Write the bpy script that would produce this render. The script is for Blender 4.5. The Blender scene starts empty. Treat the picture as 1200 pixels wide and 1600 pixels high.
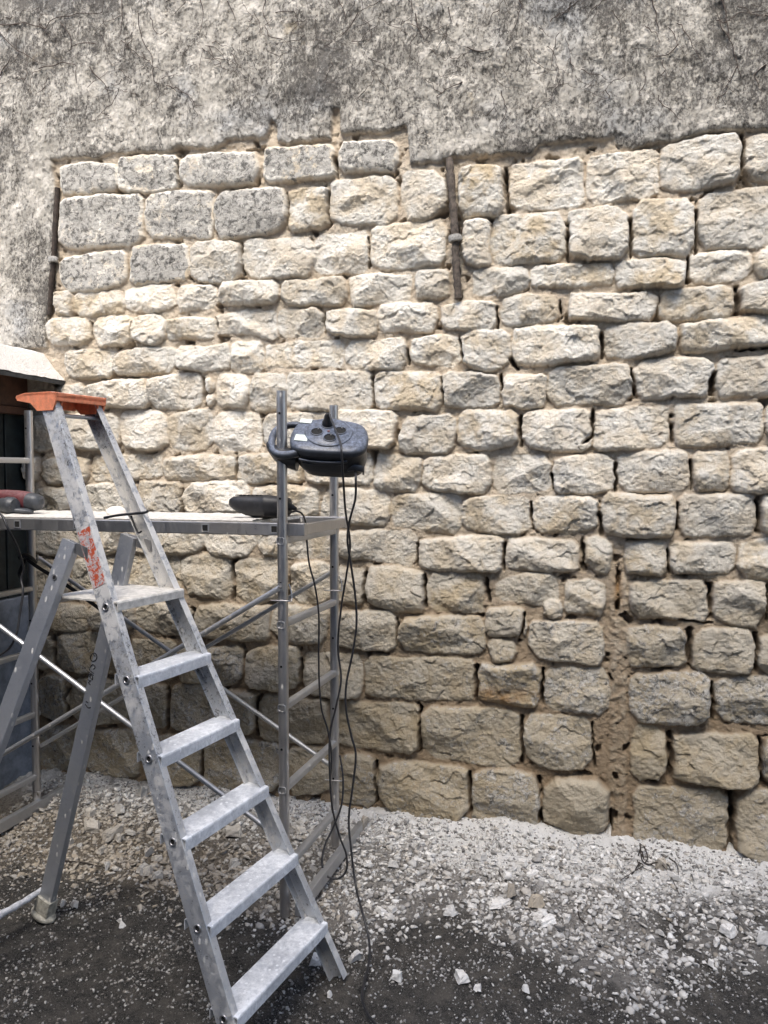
import bpy, math, random
import numpy as np
from mathutils import Vector, Matrix

# ------------------------------------------------------------------ camera, sky, light
F, CX, CY, CAMH = 1200.0, 600.0, 800.0, 1.53
TH = math.atan(58 / 1200.0)
scene = bpy.context.scene
cam_data = bpy.data.cameras.new("camera")
cam_data.sensor_fit = 'VERTICAL'
cam_data.sensor_height = 24.0
cam_data.lens = 24.0 * F / 1600.0
cam_data.clip_start = 0.05
cam_data.clip_end = 500
cam = bpy.data.objects.new("camera", cam_data)
scene.collection.objects.link(cam)
cam.location = (0, 0, CAMH)
cam.rotation_euler = (math.pi / 2 - TH, 0, 0)
scene.camera = cam

SUN_ELEV, SUN_AZ = math.radians(56), math.radians(190)   # azimuth from +Y, clockwise seen from above
world = bpy.data.worlds.new("World")
scene.world = world
world.use_nodes = True
wn = world.node_tree
sky = wn.nodes.new("ShaderNodeTexSky")
sky.sky_type = 'NISHITA'
sky.sun_disc = False
sky.sun_elevation = SUN_ELEV
sky.sun_rotation = SUN_AZ
sky.dust_density = 3.0
wn.links.new(sky.outputs[0], wn.nodes["Background"].inputs[0])
wn.nodes["Background"].inputs[1].default_value = 0.12
sd = bpy.data.lights.new("sun", 'SUN')
sd.energy = 1.5
sd.angle = math.radians(30)
sd.color = (1.0, 0.95, 0.87)
sun = bpy.data.objects.new("sun", sd)
scene.collection.objects.link(sun)
sdir = Vector((math.sin(SUN_AZ) * math.cos(SUN_ELEV), math.cos(SUN_AZ) * math.cos(SUN_ELEV), math.sin(SUN_ELEV)))
sun.rotation_euler = sdir.to_track_quat('Z', 'Y').to_euler()
sun.location = (0, 0, 8)
scene.view_settings.view_transform = 'Standard'
scene.view_settings.look = 'None'
scene.view_settings.exposure = 1.62
scene.view_settings.gamma = 1.0

rng = np.random.default_rng(7)
random.seed(7)
COL = scene.collection

# ------------------------------------------------------------------ projection helpers (photo pixel -> world)
def ray(px, py):
    a, b = (px - CX) / F, (CY - py) / F
    return np.array([a, math.cos(TH) + b * math.sin(TH), -math.sin(TH) + b * math.cos(TH)])
def at_depth(px, py, Y):
    r = ray(px, py); t = Y / r[1]
    return Vector((r[0] * t, Y, CAMH + r[2] * t))
def at_z(px, py, z):
    r = ray(px, py); t = (z - CAMH) / r[2]
    return Vector((r[0] * t, r[1] * t, z))
ALPHA = math.radians(15.4)
U = Vector((math.cos(ALPHA), -math.sin(ALPHA), 0))          # along the wall, to the right
N = Vector((-math.sin(ALPHA), -math.cos(ALPHA), 0))         # out of the wall, towards the camera
W0 = Vector((0, 3.33, 0))
def on_plane(px, py, p0, n):
    r = Vector(ray(px, py)); c = Vector((0, 0, CAMH))
    t = (Vector(p0) - c).dot(n) / r.dot(n)
    return c + r * t
def wall_sz(px, py, off=0.0):
    p = on_plane(px, py, W0 + N * off, N)
    return ((p - W0).dot(U), p.z)
def wall_pt(px, py, off=0.0):
    return on_plane(px, py, W0 + N * off, N)

# ------------------------------------------------------------------ numpy noise
def _hash(ix, iy, seed):
    h = (ix.astype(np.int64) * 374761393 + iy.astype(np.int64) * 668265263 + seed * 974634777) & 0xffffffff
    h = ((h ^ (h >> 13)) * 1274126177) & 0xffffffff
    h = (h ^ (h >> 16)) & 0xffffffff
    return h / 4294967296.0
def perlin(x, y, seed=0):
    ix, iy = np.floor(x), np.floor(y)
    fx, fy = x - ix, y - iy
    u, v = fx * fx * fx * (fx * (fx * 6 - 15) + 10), fy * fy * fy * (fy * (fy * 6 - 15) + 10)
    def g(a, b):
        t = _hash(ix + a, iy + b, seed) * 2 * math.pi
        return np.cos(t) * (fx - a) + np.sin(t) * (fy - b)
    return ((g(0, 0) * (1 - u) + g(1, 0) * u) * (1 - v) + (g(0, 1) * (1 - u) + g(1, 1) * u) * v) * 1.5
def fbm(x, y, seed=0, oct=4, gain=0.5):
    s = 0; a = 1.0; t = 0
    for i in range(oct):
        s = s + a * perlin(x * 2 ** i + 17.3 * i, y * 2 ** i - 9.1 * i, seed + i); t += a; a *= gain
    return s / t
def ridged(x, y, seed=0, oct=4):
    s = 0; a = 1.0; t = 0
    for i in range(oct):
        s = s + a * (1 - 2 * np.abs(perlin(x * 2 ** i + 5.3 * i, y * 2 ** i + 3.1 * i, seed + i))); t += a; a *= 0.5
    return s / t
def worley_planes(x, y, seed=0, tilt=1.0):
    """each point takes the height of a randomly tilted little plane of its nearest cell: chiselled facets"""
    ix, iy = np.floor(x), np.floor(y)
    best = np.full(x.shape, 9.0); h = np.zeros(x.shape)
    for a in (-1, 0, 1):
        for b in (-1, 0, 1):
            cx, cy = ix + a, iy + b
            px = cx + _hash(cx, cy, seed); py = cy + _hash(cx, cy, seed + 1)
            d = (x - px) ** 2 + (y - py) ** 2
            gx = _hash(cx, cy, seed + 2) - .5; gy = _hash(cx, cy, seed + 3) - .5; o = _hash(cx, cy, seed + 4) - .5
            v = tilt * (gx * (x - px) + gy * (y - py)) + o * 0.5
            m = d < best
            best = np.where(m, d, best); h = np.where(m, v, h)
    return h
def smooth(e0, e1, x):
    t = np.clip((x - e0) / (e1 - e0), 0, 1); return t * t * (3 - 2 * t)
def poly_sdf(px, py, poly):
    """signed distance, positive inside"""
    n = len(poly); d = np.full(px.shape, 1e9); inside = np.zeros(px.shape, bool)
    for i in range(n):
        ax, ay = poly[i]; bx, by = poly[(i + 1) % n]
        ex, ey = bx - ax, by - ay
        wx, wy = px - ax, py - ay
        t = np.clip((wx * ex + wy * ey) / (ex * ex + ey * ey + 1e-12), 0, 1)
        d = np.minimum(d, (wx - ex * t) ** 2 + (wy - ey * t) ** 2)
        c = ((ay > py) != (by > py)) & (px < (bx - ax) * (py - ay) / (by - ay + 1e-12) + ax)
        inside ^= c
    d = np.sqrt(d)
    return np.where(inside, d, -d)

# ------------------------------------------------------------------ object helpers
def tag(o, label=None, cat=None, group=None, kind=None):
    if label: o["label"] = label
    if cat: o["category"] = cat
    if group: o["group"] = group
    if kind: o["kind"] = kind
    return o
def link(o, parent=None):
    COL.objects.link(o)
    if parent is not None:
        o.parent = parent
        o.matrix_parent_inverse = Matrix.Translation(-parent.location) if parent.type == 'EMPTY' else Matrix.Identity(4)
    return o
def empty(name, loc):
    o = bpy.data.objects.new(name, None); o.location = loc; o.empty_display_size = .1
    COL.objects.link(o); return o
class MB:
    def __init__(s): s.v = []; s.f = []; s.sm = []
    def add(s, vs, fs, smooth=False):
        b = len(s.v); s.v += [tuple(v) for v in vs]
        s.f += [tuple(i + b for i in f) for f in fs]; s.sm += [smooth] * len(fs)
    def box(s, c, ax, ay, az):
        """centre and three half-axis vectors"""
        c, ax, ay, az = Vector(c), Vector(ax), Vector(ay), Vector(az)
        vs = [c + ax * i + ay * j + az * k for i in (-1, 1) for j in (-1, 1) for k in (-1, 1)]
        s.add(vs, [(0, 1, 3, 2), (4, 6, 7, 5), (0, 4, 5, 1), (2, 3, 7, 6), (0, 2, 6, 4), (1, 5, 7, 3)])
    def prism(s, prof, p0, p1, ex, ey, cap=True, smooth=False):
        """closed 2d profile swept from p0 to p1 with profile axes ex, ey"""
        p0, p1, ex, ey = Vector(p0), Vector(p1), Vector(ex), Vector(ey); n = len(prof)
        vs = [p0 + ex * a + ey * b for a, b in prof] + [p1 + ex * a + ey * b for a, b in prof]
        fs = [(i, (i + 1) % n, n + (i + 1) % n, n + i) for i in range(n)]
        s.add(vs, fs, smooth)
        if cap: s.add(vs, [tuple(range(n))[::-1], tuple(range(n, 2 * n))])
    def tube(s, pts, r, seg=12, cap=True):
        pts = [Vector(p) for p in pts]; n = len(pts)
        rs = r if isinstance(r, (list, tuple)) else [r] * n
        t0 = (pts[1] - pts[0]).normalized()
        a = t0.orthogonal().normalized(); vs = []
        for i, p in enumerate(pts):
            t = (pts[min(i + 1, n - 1)] - pts[max(i - 1, 0)])
            t = t.normalized() if t.length > 1e-9 else t0
            a = (a - t * a.dot(t)).normalized(); b = t.cross(a)
            for k in range(seg):
                w = 2 * math.pi * k / seg
                vs.append(p + (a * math.cos(w) + b * math.sin(w)) * rs[i])
        fs = [(i * seg + k, i * seg + (k + 1) % seg, (i + 1) * seg + (k + 1) % seg, (i + 1) * seg + k) for i in range(n - 1) for k in range(seg)]
        s.add(vs, fs, True)
        if cap: s.add([vs[k] for k in range(seg)] + [vs[(n - 1) * seg + k] for k in range(seg)], [tuple(range(seg))[::-1], tuple(range(seg, 2 * seg))])
    def build(s, name, mat, parent=None, bevel=0.0):
        me = bpy.data.meshes.new(name); me.from_pydata(s.v, [], s.f); me.validate()
        if len(me.polygons) == len(s.sm): me.polygons.foreach_set("use_smooth", s.sm)
        me.materials.append(mat); me.update()
        o = bpy.data.objects.new(name, me); link(o, parent)
        if bevel > 0:
            m = o.modifiers.new("bevel", 'BEVEL'); m.width = bevel; m.segments = 2; m.limit_method = 'ANGLE'; m.angle_limit = math.radians(40)
        return o
def spline(pts, sub=8):
    """Catmull-Rom through the points"""
    P = [Vector(p) for p in pts]; P = [P[0] * 2 - P[1]] + P + [P[-1] * 2 - P[-2]]; out = []
    for i in range(1, len(P) - 2):
        for k in range(sub):
            t = k / sub
            out.append(.5 * ((2 * P[i]) + (P[i + 1] - P[i - 1]) * t + (2 * P[i - 1] - 5 * P[i] + 4 * P[i + 1] - P[i + 2]) * t * t + (3 * P[i] - P[i - 1] - 3 * P[i + 1] + P[i + 2]) * t ** 3))
    out.append(P[-2]); return out
def grid_mesh(name, V, nx, ny, attrs, mat):
    me = bpy.data.meshes.new(name)
    me.vertices.add(nx * ny); me.vertices.foreach_set("co", V.astype(np.float32).ravel())
    i, j = np.meshgrid(np.arange(nx - 1), np.arange(ny - 1)); a = (j * nx + i).ravel()
    q = np.stack([a, a + 1, a + nx + 1, a + nx], 1).astype(np.int32)
    me.loops.add(q.size); me.loops.foreach_set("vertex_index", q.ravel())
    me.polygons.add(len(q)); me.polygons.foreach_set("loop_start", np.arange(0, q.size, 4, dtype=np.int32))
    me.polygons.foreach_set("use_smooth", np.ones(len(q), bool))
    for k, A in attrs.items():
        c = me.color_attributes.new(k, 'FLOAT_COLOR', 'POINT'); c.data.foreach_set("color", A.astype(np.float32).ravel())
    me.update(calc_edges=True); me.materials.append(mat)
    o = bpy.data.objects.new(name, me); COL.objects.link(o); return o

# ------------------------------------------------------------------ material helpers
class NT:
    def __init__(s, name):
        s.m = bpy.data.materials.new(name); s.m.use_nodes = True; s.t = s.m.node_tree
        s.b = s.t.nodes["Principled BSDF"]
    def n(s, typ, **kw):
        o = s.t.nodes.new(typ)
        for k, v in kw.items():
            if k.startswith("i_"):
                key = k[2:]; o.inputs[int(key) if key.isdigit() else key.replace("_", " ")].default_value = v
            else: setattr(o, k, v)
        return o
    def l(s, a, b): s.t.links.new(a, b)
    def coord(s, scale=(1, 1, 1)):
        g = s.n("ShaderNodeNewGeometry"); mp = s.n("ShaderNodeMapping"); mp.inputs["Scale"].default_value = scale
        s.l(g.outputs["Position"], mp.inputs[0]); return mp.outputs[0]
    def noise(s, vec, scale, detail=4, rough=.6, dist=0.0):
        o = s.n("ShaderNodeTexNoise"); o.inputs["Scale"].default_value = scale; o.inputs["Detail"].default_value = detail
        o.inputs["Roughness"].default_value = rough; o.inputs["Distortion"].default_value = dist
        s.l(vec, o.inputs["Vector"]); return o.outputs["Fac"]
    def voro(s, vec, scale, feature='F1'):
        o = s.n("ShaderNodeTexVoronoi"); o.feature = feature; o.inputs["Scale"].default_value = scale
        s.l(vec, o.inputs["Vector"]); return o
    def ramp(s, x, a, b, lo=0.0, hi=1.0):
        o = s.n("ShaderNodeMapRange"); o.interpolation_type = 'SMOOTHSTEP'; o.inputs[1].default_value = a; o.inputs[2].default_value = b
        o.inputs[3].default_value = lo; o.inputs[4].default_value = hi; s.l(x, o.inputs[0]); return o.outputs[0]
    def math(s, op, a, b=None, clamp=False):
        o = s.n("ShaderNodeMath"); o.operation = op; o.use_clamp = clamp
        for i, v in enumerate((a, b)):
            if v is None: continue
            if isinstance(v, (int, float)): o.inputs[i].default_value = v
            else: s.l(v, o.inputs[i])
        return o.outputs[0]
    def mix(s, fac, a, b, mode='MIX'):
        o = s.n("ShaderNodeMix"); o.data_type = 'RGBA'; o.blend_type = mode; o.clamp_factor = True
        if isinstance(fac, (int, float)): o.inputs[0].default_value = fac
        else: s.l(fac, o.inputs[0])
        for i, v in ((6, a), (7, b)):
            if isinstance(v, tuple): o.inputs[i].default_value = (*v, 1)
            else: s.l(v, o.inputs[i])
        return o.outputs[2]
    def n_gray(s, f):
        o = s.n('ShaderNodeCombineColor')
        for i in range(3): s.l(f, o.inputs[i])
        return o.outputs[0]
    def bump(s, h, strength=.5, dist=.01, prev=None):
        o = s.n("ShaderNodeBump"); o.inputs["Strength"].default_value = strength; o.inputs["Distance"].default_value = dist
        s.l(h, o.inputs["Height"])
        if prev is not None: s.l(prev, o.inputs["Normal"])
        return o.outputs[0]
    def out(s, col=None, rough=.9, metal=0.0, normal=None):
        if col is not None:
            if isinstance(col, tuple): s.b.inputs["Base Color"].default_value = (*col, 1)
            else: s.l(col, s.b.inputs["Base Color"])
        if isinstance(rough, (int, float)): s.b.inputs["Roughness"].default_value = rough
        else: s.l(rough, s.b.inputs["Roughness"])
        if isinstance(metal, (int, float)): s.b.inputs["Metallic"].default_value = metal
        else: s.l(metal, s.b.inputs["Metallic"])
        if normal is not None: s.l(normal, s.b.inputs["Normal"])
        return s.m

def wall_material():
    t = NT("stone and render"); v = t.coord()
    at = t.n("ShaderNodeAttribute", attribute_name="mask"); sp = t.n("ShaderNodeSeparateColor"); t.l(at.outputs["Color"], sp.inputs[0])
    stone, tint, patina = sp.outputs[0], sp.outputs[1], sp.outputs[2]; plaster = at.outputs["Alpha"]
    a2 = t.n("ShaderNodeAttribute", attribute_name="mask2"); s2 = t.n("ShaderNodeSeparateColor"); t.l(a2.outputs["Color"], s2.inputs[0])
    rust, low, gap = s2.outputs[0], s2.outputs[1], s2.outputs[2]
    n1 = t.noise(v, 9, 6, .65); n2 = t.noise(v, 55, 6, .7); n3 = t.noise(v, 260, 3, .6); n4 = t.noise(v, 3.1, 4, .6)
    # stone: cream to ochre
    c = t.mix(tint, (.74, .665, .55), (.62, .50, .33))
    c = t.mix(t.ramp(n1, .38, .60), c, (.80, .765, .69))
    c = t.mix(t.ramp(t.noise(v, 13, 5, .65, .8), .56, .72, 0, .4), c, (.55, .42, .25))
    c = t.mix(1.0, c, t.n_gray(a2.outputs['Alpha']), 'MULTIPLY')
    c = t.mix(t.math('MULTIPLY', t.ramp(n2, .56, .75), .35), c, (.33, .26, .17))
    c = t.mix(t.math('MULTIPLY', low, .72), c, (.31, .25, .155))  # browner low stone, with the fainter light down there mixed into the colour
    # grey crust / lichen patches
    dark = t.mix(t.ramp(t.noise(v, 34, 9, .8, .6), .40, .54), (.12, .115, .105), (.50, .478, .435))
    pn = t.math('ADD', t.math('MULTIPLY', t.noise(v, 19, 8, .78, .6), .75), t.math('MULTIPLY', n2, .25))
    thr = t.math('SUBTRACT', .78, t.math('MULTIPLY', patina, .52))
    pm = t.math('MULTIPLY', t.math('SUBTRACT', pn, thr), 14.0, True)
    c = t.mix(pm, c, dark)
    # mortar
    mo = t.mix(t.ramp(n1, .35, .7), (.53, .44, .335), (.66, .575, .46))
    mo = t.mix(t.math('MULTIPLY', low, .85), mo, (.215, .15, .085))
    mo = t.mix(t.math('MULTIPLY', t.ramp(n2, .5, .7), .3), mo, (.36, .29, .2))
    c = t.mix(stone, mo, c)
    c = t.mix(t.math('MULTIPLY', gap, .75), c, (.10, .08, .06))
    c = t.mix(t.math('MULTIPLY', rust, t.ramp(n1, .3, .6)), c, (.30, .17, .06))
    # old render with black crust
    vs = t.coord((1, 1, .6))
    p = t.mix(t.ramp(t.noise(v, 14, 6, .7), .4, .65), (.46, .43, .375), (.68, .64, .57))
    p = t.mix(t.ramp(n4, .5, .75), p, (.50, .50, .49))
    k1 = t.noise(vs, 21, 12, .86, .35); k2 = t.noise(vs, 95, 8, .85, .2); k3 = t.noise(v, 2.3, 4, .6)
    kk = t.math('ADD', t.math('MULTIPLY', k1, .5), t.math('MULTIPLY', k2, .5))
    kk = t.math('ADD', kk, t.math('MULTIPLY', t.math('SUBTRACT', k3, .5), .22))
    kk = t.math('ADD', kk, t.math('MULTIPLY', t.math('SUBTRACT', patina, .5), .14))
    p = t.mix(t.math('MULTIPLY', t.ramp(kk, .508, .552), .80), p, (.11, .10, .09))
    p = t.mix(t.math('MULTIPLY', t.ramp(t.noise(v, 6, 8, .7), .62, .72), .5), p, (.52, .42, .27))
    def vein(sc, w, seedscale, lo, hi):
        q = t.noise(t.coord(seedscale), sc, 7, .62, .9)
        k = t.ramp(t.math('ABSOLUTE', t.math('SUBTRACT', q, .5)), w * .3, w, 1.0, 0.0)
        return t.math('MULTIPLY', k, t.ramp(t.noise(v, 5.5, 5, .7, .5), lo, hi))
    cr = t.math('MAXIMUM', vein(4.5, .012, (1.2, 1.2, .7), .46, .58), t.math('MAXIMUM', vein(9, .018, (1, 1, 1.5), .50, .60), vein(13, .02, (1.6, 1.6, .5), .52, .64)))
    p = t.mix(t.math('MULTIPLY', t.math('MULTIPLY', cr, t.ramp(k2, .42, .55)), .8), p, (.07, .062, .055))
    c = t.mix(plaster, c, p)
    c = t.mix(t.math('MULTIPLY', t.ramp(n3, .5, .8), .18), c, (.2, .17, .14))
    h = t.math('ADD', t.math('MULTIPLY', n2, .7), t.math('MULTIPLY', n3, .3))
    h = t.math('SUBTRACT', h, t.math('MULTIPLY', t.math('MULTIPLY', cr, plaster), .5))
    h = t.math('SUBTRACT', h, t.math('MULTIPLY', t.math('MULTIPLY', t.ramp(kk, .48, .60), plaster), .4))
    return t.out(c, .95, 0, t.bump(h, 1.0, .016))

def ground_material():
    t = NT("dusty yard ground"); v = t.coord()
    at = t.n("ShaderNodeAttribute", attribute_name="mask"); sp = t.n("ShaderNodeSeparateColor"); t.l(at.outputs["Color"], sp.inputs[0])
    dust, tan = sp.outputs[0], sp.outputs[1]
    n1 = t.noise(v, 12, 8, .7); n2 = t.noise(v, 90, 6, .75); n3 = t.noise(v, 420, 3, .6)
    base = t.mix(t.ramp(n2, .38, .66), (.012, .011, .011), (.062, .057, .05))
    base = t.mix(t.math('MULTIPLY', t.ramp(n3, .54, .66), .8), base, (.24, .225, .20))
    base = t.mix(t.math('MULTIPLY', t.ramp(n1, .42, .66), .55), base, (.15, .135, .115))
    pw = sp.outputs[2]
    d = t.mix(tan, (.30, .285, .265), (.20, .165, .12))
    d = t.mix(t.ramp(n2, .42, .66), d, t.mix(tan, (.13, .12, .11), (.10, .08, .06)))
    d = t.mix(t.ramp(t.math('ADD', pw, t.math('MULTIPLY', t.math('SUBTRACT', n1, .5), 1.2)), .25, .7), d, t.mix(tan, (.76, .75, .73), (.48, .44, .38)))
    m = t.math('ADD', dust, t.math('MULTIPLY', t.math('SUBTRACT', t.math('ADD', t.math('MULTIPLY', n1, .6), t.math('MULTIPLY', n2, .4)), .5), 1.6))
    c = t.mix(t.ramp(m, .22, .95), base, d)
    h = t.math('ADD', t.math('MULTIPLY', n2, .7), t.math('MULTIPLY', n3, .5))
    return t.out(c, .95, 0, t.bump(h, 1.0, .014))

def rubble_material(name, light, dark_):
    t = NT(name); v = t.coord()
    at = t.n("ShaderNodeAttribute", attribute_name="mask"); sp = t.n("ShaderNodeSeparateColor"); t.l(at.outputs["Color"], sp.inputs[0])
    n = t.noise(v, 60, 5, .7)
    c = t.mix(sp.outputs[0], light, dark_)
    c = t.mix(sp.outputs[1], c, (.37, .315, .24))
    c = t.mix(t.ramp(n, .45, .75, 0, .5), c, (.22, .19, .16))
    return t.out(c, .93, 0, t.bump(n, .6, .006))

def metal(name, col=(.62, .63, .65), rough=.38, splat=.5, white=(.70, .69, .66), dark=.3, met=.9, scale=1.0, streak=(1, 1, 1), dust=.3, high=0.0):
    t = NT(name); v = t.coord(streak)
    n1 = t.noise(v, 20 * scale, 9, .75, .4); n2 = t.noise(v, 120, 4, .6); n3 = t.noise(v, 4.5, 4, .6); n5 = t.noise(v, 85, 7, .75)
    c = t.mix(t.ramp(n3, .35, .7), col, tuple(x * .8 for x in col))
    c = t.mix(t.ramp(t.noise(v, 60, 5, .7), .55, .75, 0, .4), c, tuple(x * .55 for x in col))
    # thin film of dust, hard splashes, fine spatter, dark smears
    film = t.math('MULTIPLY', t.ramp(t.math('ADD', t.math('MULTIPLY', n5, .55), t.math('MULTIPLY', n3, .45)), .36, .66), dust)
    gz = t.n("ShaderNodeNewGeometry"); sz = t.n("ShaderNodeSeparateXYZ"); t.l(gz.outputs["Position"], sz.inputs[0])
    hi = t.ramp(sz.outputs[2], .35, 1.25, 0, high)          # the working end of the ladder caught most of the plaster
    n1 = t.math('ADD', n1, hi); clump = t.math('ADD', t.ramp(n3, .38, .66), t.math('MULTIPLY', hi, 6.0), True)
    a = t.math('MULTIPLY', t.ramp(n1, .74 - .22 * splat, .77 - .22 * splat), clump)
    vo = t.voro(t.coord((1, 1, .45)), 55); sx = t.n("ShaderNodeSeparateColor"); t.l(vo.outputs["Color"], sx.inputs[0])
    dots = t.math('MULTIPLY', t.ramp(vo.outputs["Distance"], .20, .26, 1, 0), t.ramp(sx.outputs[0], .90 - .35 * splat, .91 - .35 * splat))
    a = t.math('MAXIMUM', a, t.math('MULTIPLY', dots, .9))
    d = t.math('MULTIPLY', t.ramp(t.math('ADD', t.noise(v, 42 * scale, 9, .82, .2), hi), .83 - .26 * dark, .87 - .26 * dark), t.ramp(n3, .62, .40, 0.25, 1.0))
    c = t.mix(film, c, tuple(.92 * x for x in white)); c = t.mix(d, c, (.09, .09, .095)); c = t.mix(a, c, white)
    paint = t.math('MAXIMUM', t.math('MAXIMUM', a, d), t.math('MULTIPLY', film, .85))
    m = t.math('MULTIPLY', t.math('SUBTRACT', 1.0, paint, True), met)
    r = t.math('ADD', t.math('MULTIPLY', paint, .45), t.math('ADD', t.math('MULTIPLY', n2, .15), rough - .07), True)
    return t.out(c, r, m, t.bump(t.math('ADD', n2, t.math('MULTIPLY', paint, .8)), .25, .003))

def plain(name, col, rough=.6, var=.3, scale=40, metal_=0.0, dust=0.0, dustcol=(.55, .53, .5), bump=.3):
    t = NT(name); v = t.coord(); n = t.noise(v, scale, 6, .65)
    c = t.mix(t.ramp(n, .3, .7), tuple(x * (1 - var) for x in col), tuple(min(1, x * (1 + var)) for x in col))
    if dust > 0:
        g = t.n("ShaderNodeNewGeometry"); s = t.n("ShaderNodeSeparateXYZ"); t.l(g.outputs["Normal"], s.inputs[0])
        up = t.ramp(s.outputs[2], -.2, .9)
        k = t.ramp(t.noise(v, scale * 1.6, 8, .75), .62 - .3 * dust, .75)
        c = t.mix(t.math('MULTIPLY', t.math('MULTIPLY', up, k), dust, True), c, dustcol)
    return t.out(c, rough, metal_, t.bump(n, bump, .003))

M = dict(
    wall=wall_material(), ground=ground_material(),
    rubble=rubble_material("broken stone", (.73, .72, .70), (.13, .125, .12)),
    ladder=metal("splattered ladder aluminium", (.60, .62, .66), .40, 1.1, (.66, .645, .62), 1.0, .85, 1.8, dust=.6, high=.06),
    legs=metal("grey leg aluminium", (.46, .48, .52), .45, .55, (.60, .59, .56), .3, .8, 1.2, dust=.3),
    tread=metal("dusty tread aluminium", (.60, .63, .68), .5, 1.0, (.84, .86, .89), .7, .6, 1.8, dust=1.3),
    scaf=metal("scaffold steel", (.50, .49, .49), .28, .12, (.55, .53, .5), .25, .95, streak=(1, 1, .25)),
    scafd=metal("dull scaffold tube", (.55, .56, .58), .42, .28, (.52, .5, .46), .25, .9),
    orange=plain("faded orange plastic", (.84, .27, .13), .6, .2, 60, dust=.95, dustcol=(.70, .55, .48)),
    black=plain("black rubber", (.018, .018, .02), .5, .3, 60, dust=.15),
    cable=plain("black cable sheath", (.022, .022, .025), .45, .3, 60, dust=.12),
    reelp=plain("dusty black plastic", (.028, .031, .038), .42, .3, 50, dust=1.2, dustcol=(.17, .20, .27)),
    reelb=plain("black plastic body", (.012, .013, .016), .38, .3, 50, dust=.25, dustcol=(.2, .22, .26)),
    sticker=plain("pale paper sticker", (.62, .68, .62), .7, .08, 60),
    hole=plain("dark hollow", (.01, .01, .01), .9, .2),
    red=plain("dusty dark red plastic", (.11, .025, .03), .55, .3, 50, dust=.9, dustcol=(.24, .15, .15)),
    dgrey=plain("dark grey tool plastic", (.055, .06, .068), .45, .3, 60, dust=.3),
    redlabel=None, dustboard=plain("dust covered boards", (.60, .575, .53), .92, .22, 45, bump=.9),
    rust=plain("rusty iron", (.032, .022, .016), .85, .6, 70, bump=.9),
    oldpipe=plain("rusty flaking pipe", (.085, .068, .055), .85, .55, 60, bump=1.0),
    collar=plain("weathered pipe collar", (.30, .29, .27), .7, .4, 90, bump=.6),
    wood=plain("brown painted timber", (.075, .032, .018), .65, .4, 12),
    shutter=plain("dark green boards", (.011, .016, .017), .5, .5, 20),
    shedwall=plain("pale blue grey render", (.20, .22, .255), .9, .3, 14, bump=.6),
    slate=plain("dark slate", (.05, .052, .055), .7, .4, 30),
    rootm=plain("dry dark root", (.035, .028, .024), .9, .4, 80),
    vine=plain("dead creeper stem", (.07, .052, .042), .9, .4, 80),
    rubberfoot=plain("plastered foot", (.42, .40, .34), .85, .35, 60, bump=.8),
    whitebar=plain("plaster covered bar", (.56, .57, .60), .7, .25, 50, bump=.9),
    ink=plain("black marker", (.01, .01, .012), .6, .1),
    plaster_lump=plain("white plaster lump", (.72, .68, .62), .9, .1, 60, bump=.8),
)
def red_label_mat():
    t = NT("torn red label"); v = t.coord(); n = t.noise(v, 75, 6, .75, .6)
    c = t.mix(t.ramp(n, .47, .53), (.52, .085, .03), (.58, .53, .52))
    c = t.mix(t.ramp(t.noise(v, 50, 6, .7), .56, .60), c, (.40, .40, .42))
    return t.out(c, .6)
M['redlabel'] = red_label_mat()
def dusty_roof():
    t = NT("dust covered roof"); v = t.coord(); n = t.noise(v, 28, 9, .75, .5); n2 = t.noise(v, 120, 4, .6)
    c = t.mix(t.ramp(n, .60, .68), (.70, .67, .63), (.09, .085, .08))
    c = t.mix(t.ramp(n2, .5, .8, 0, .4), c, (.4, .37, .33))
    return t.out(c, .93, 0, t.bump(t.math('ADD', n, n2), .8, .01))
M['dustroof'] = dusty_roof()

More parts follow.
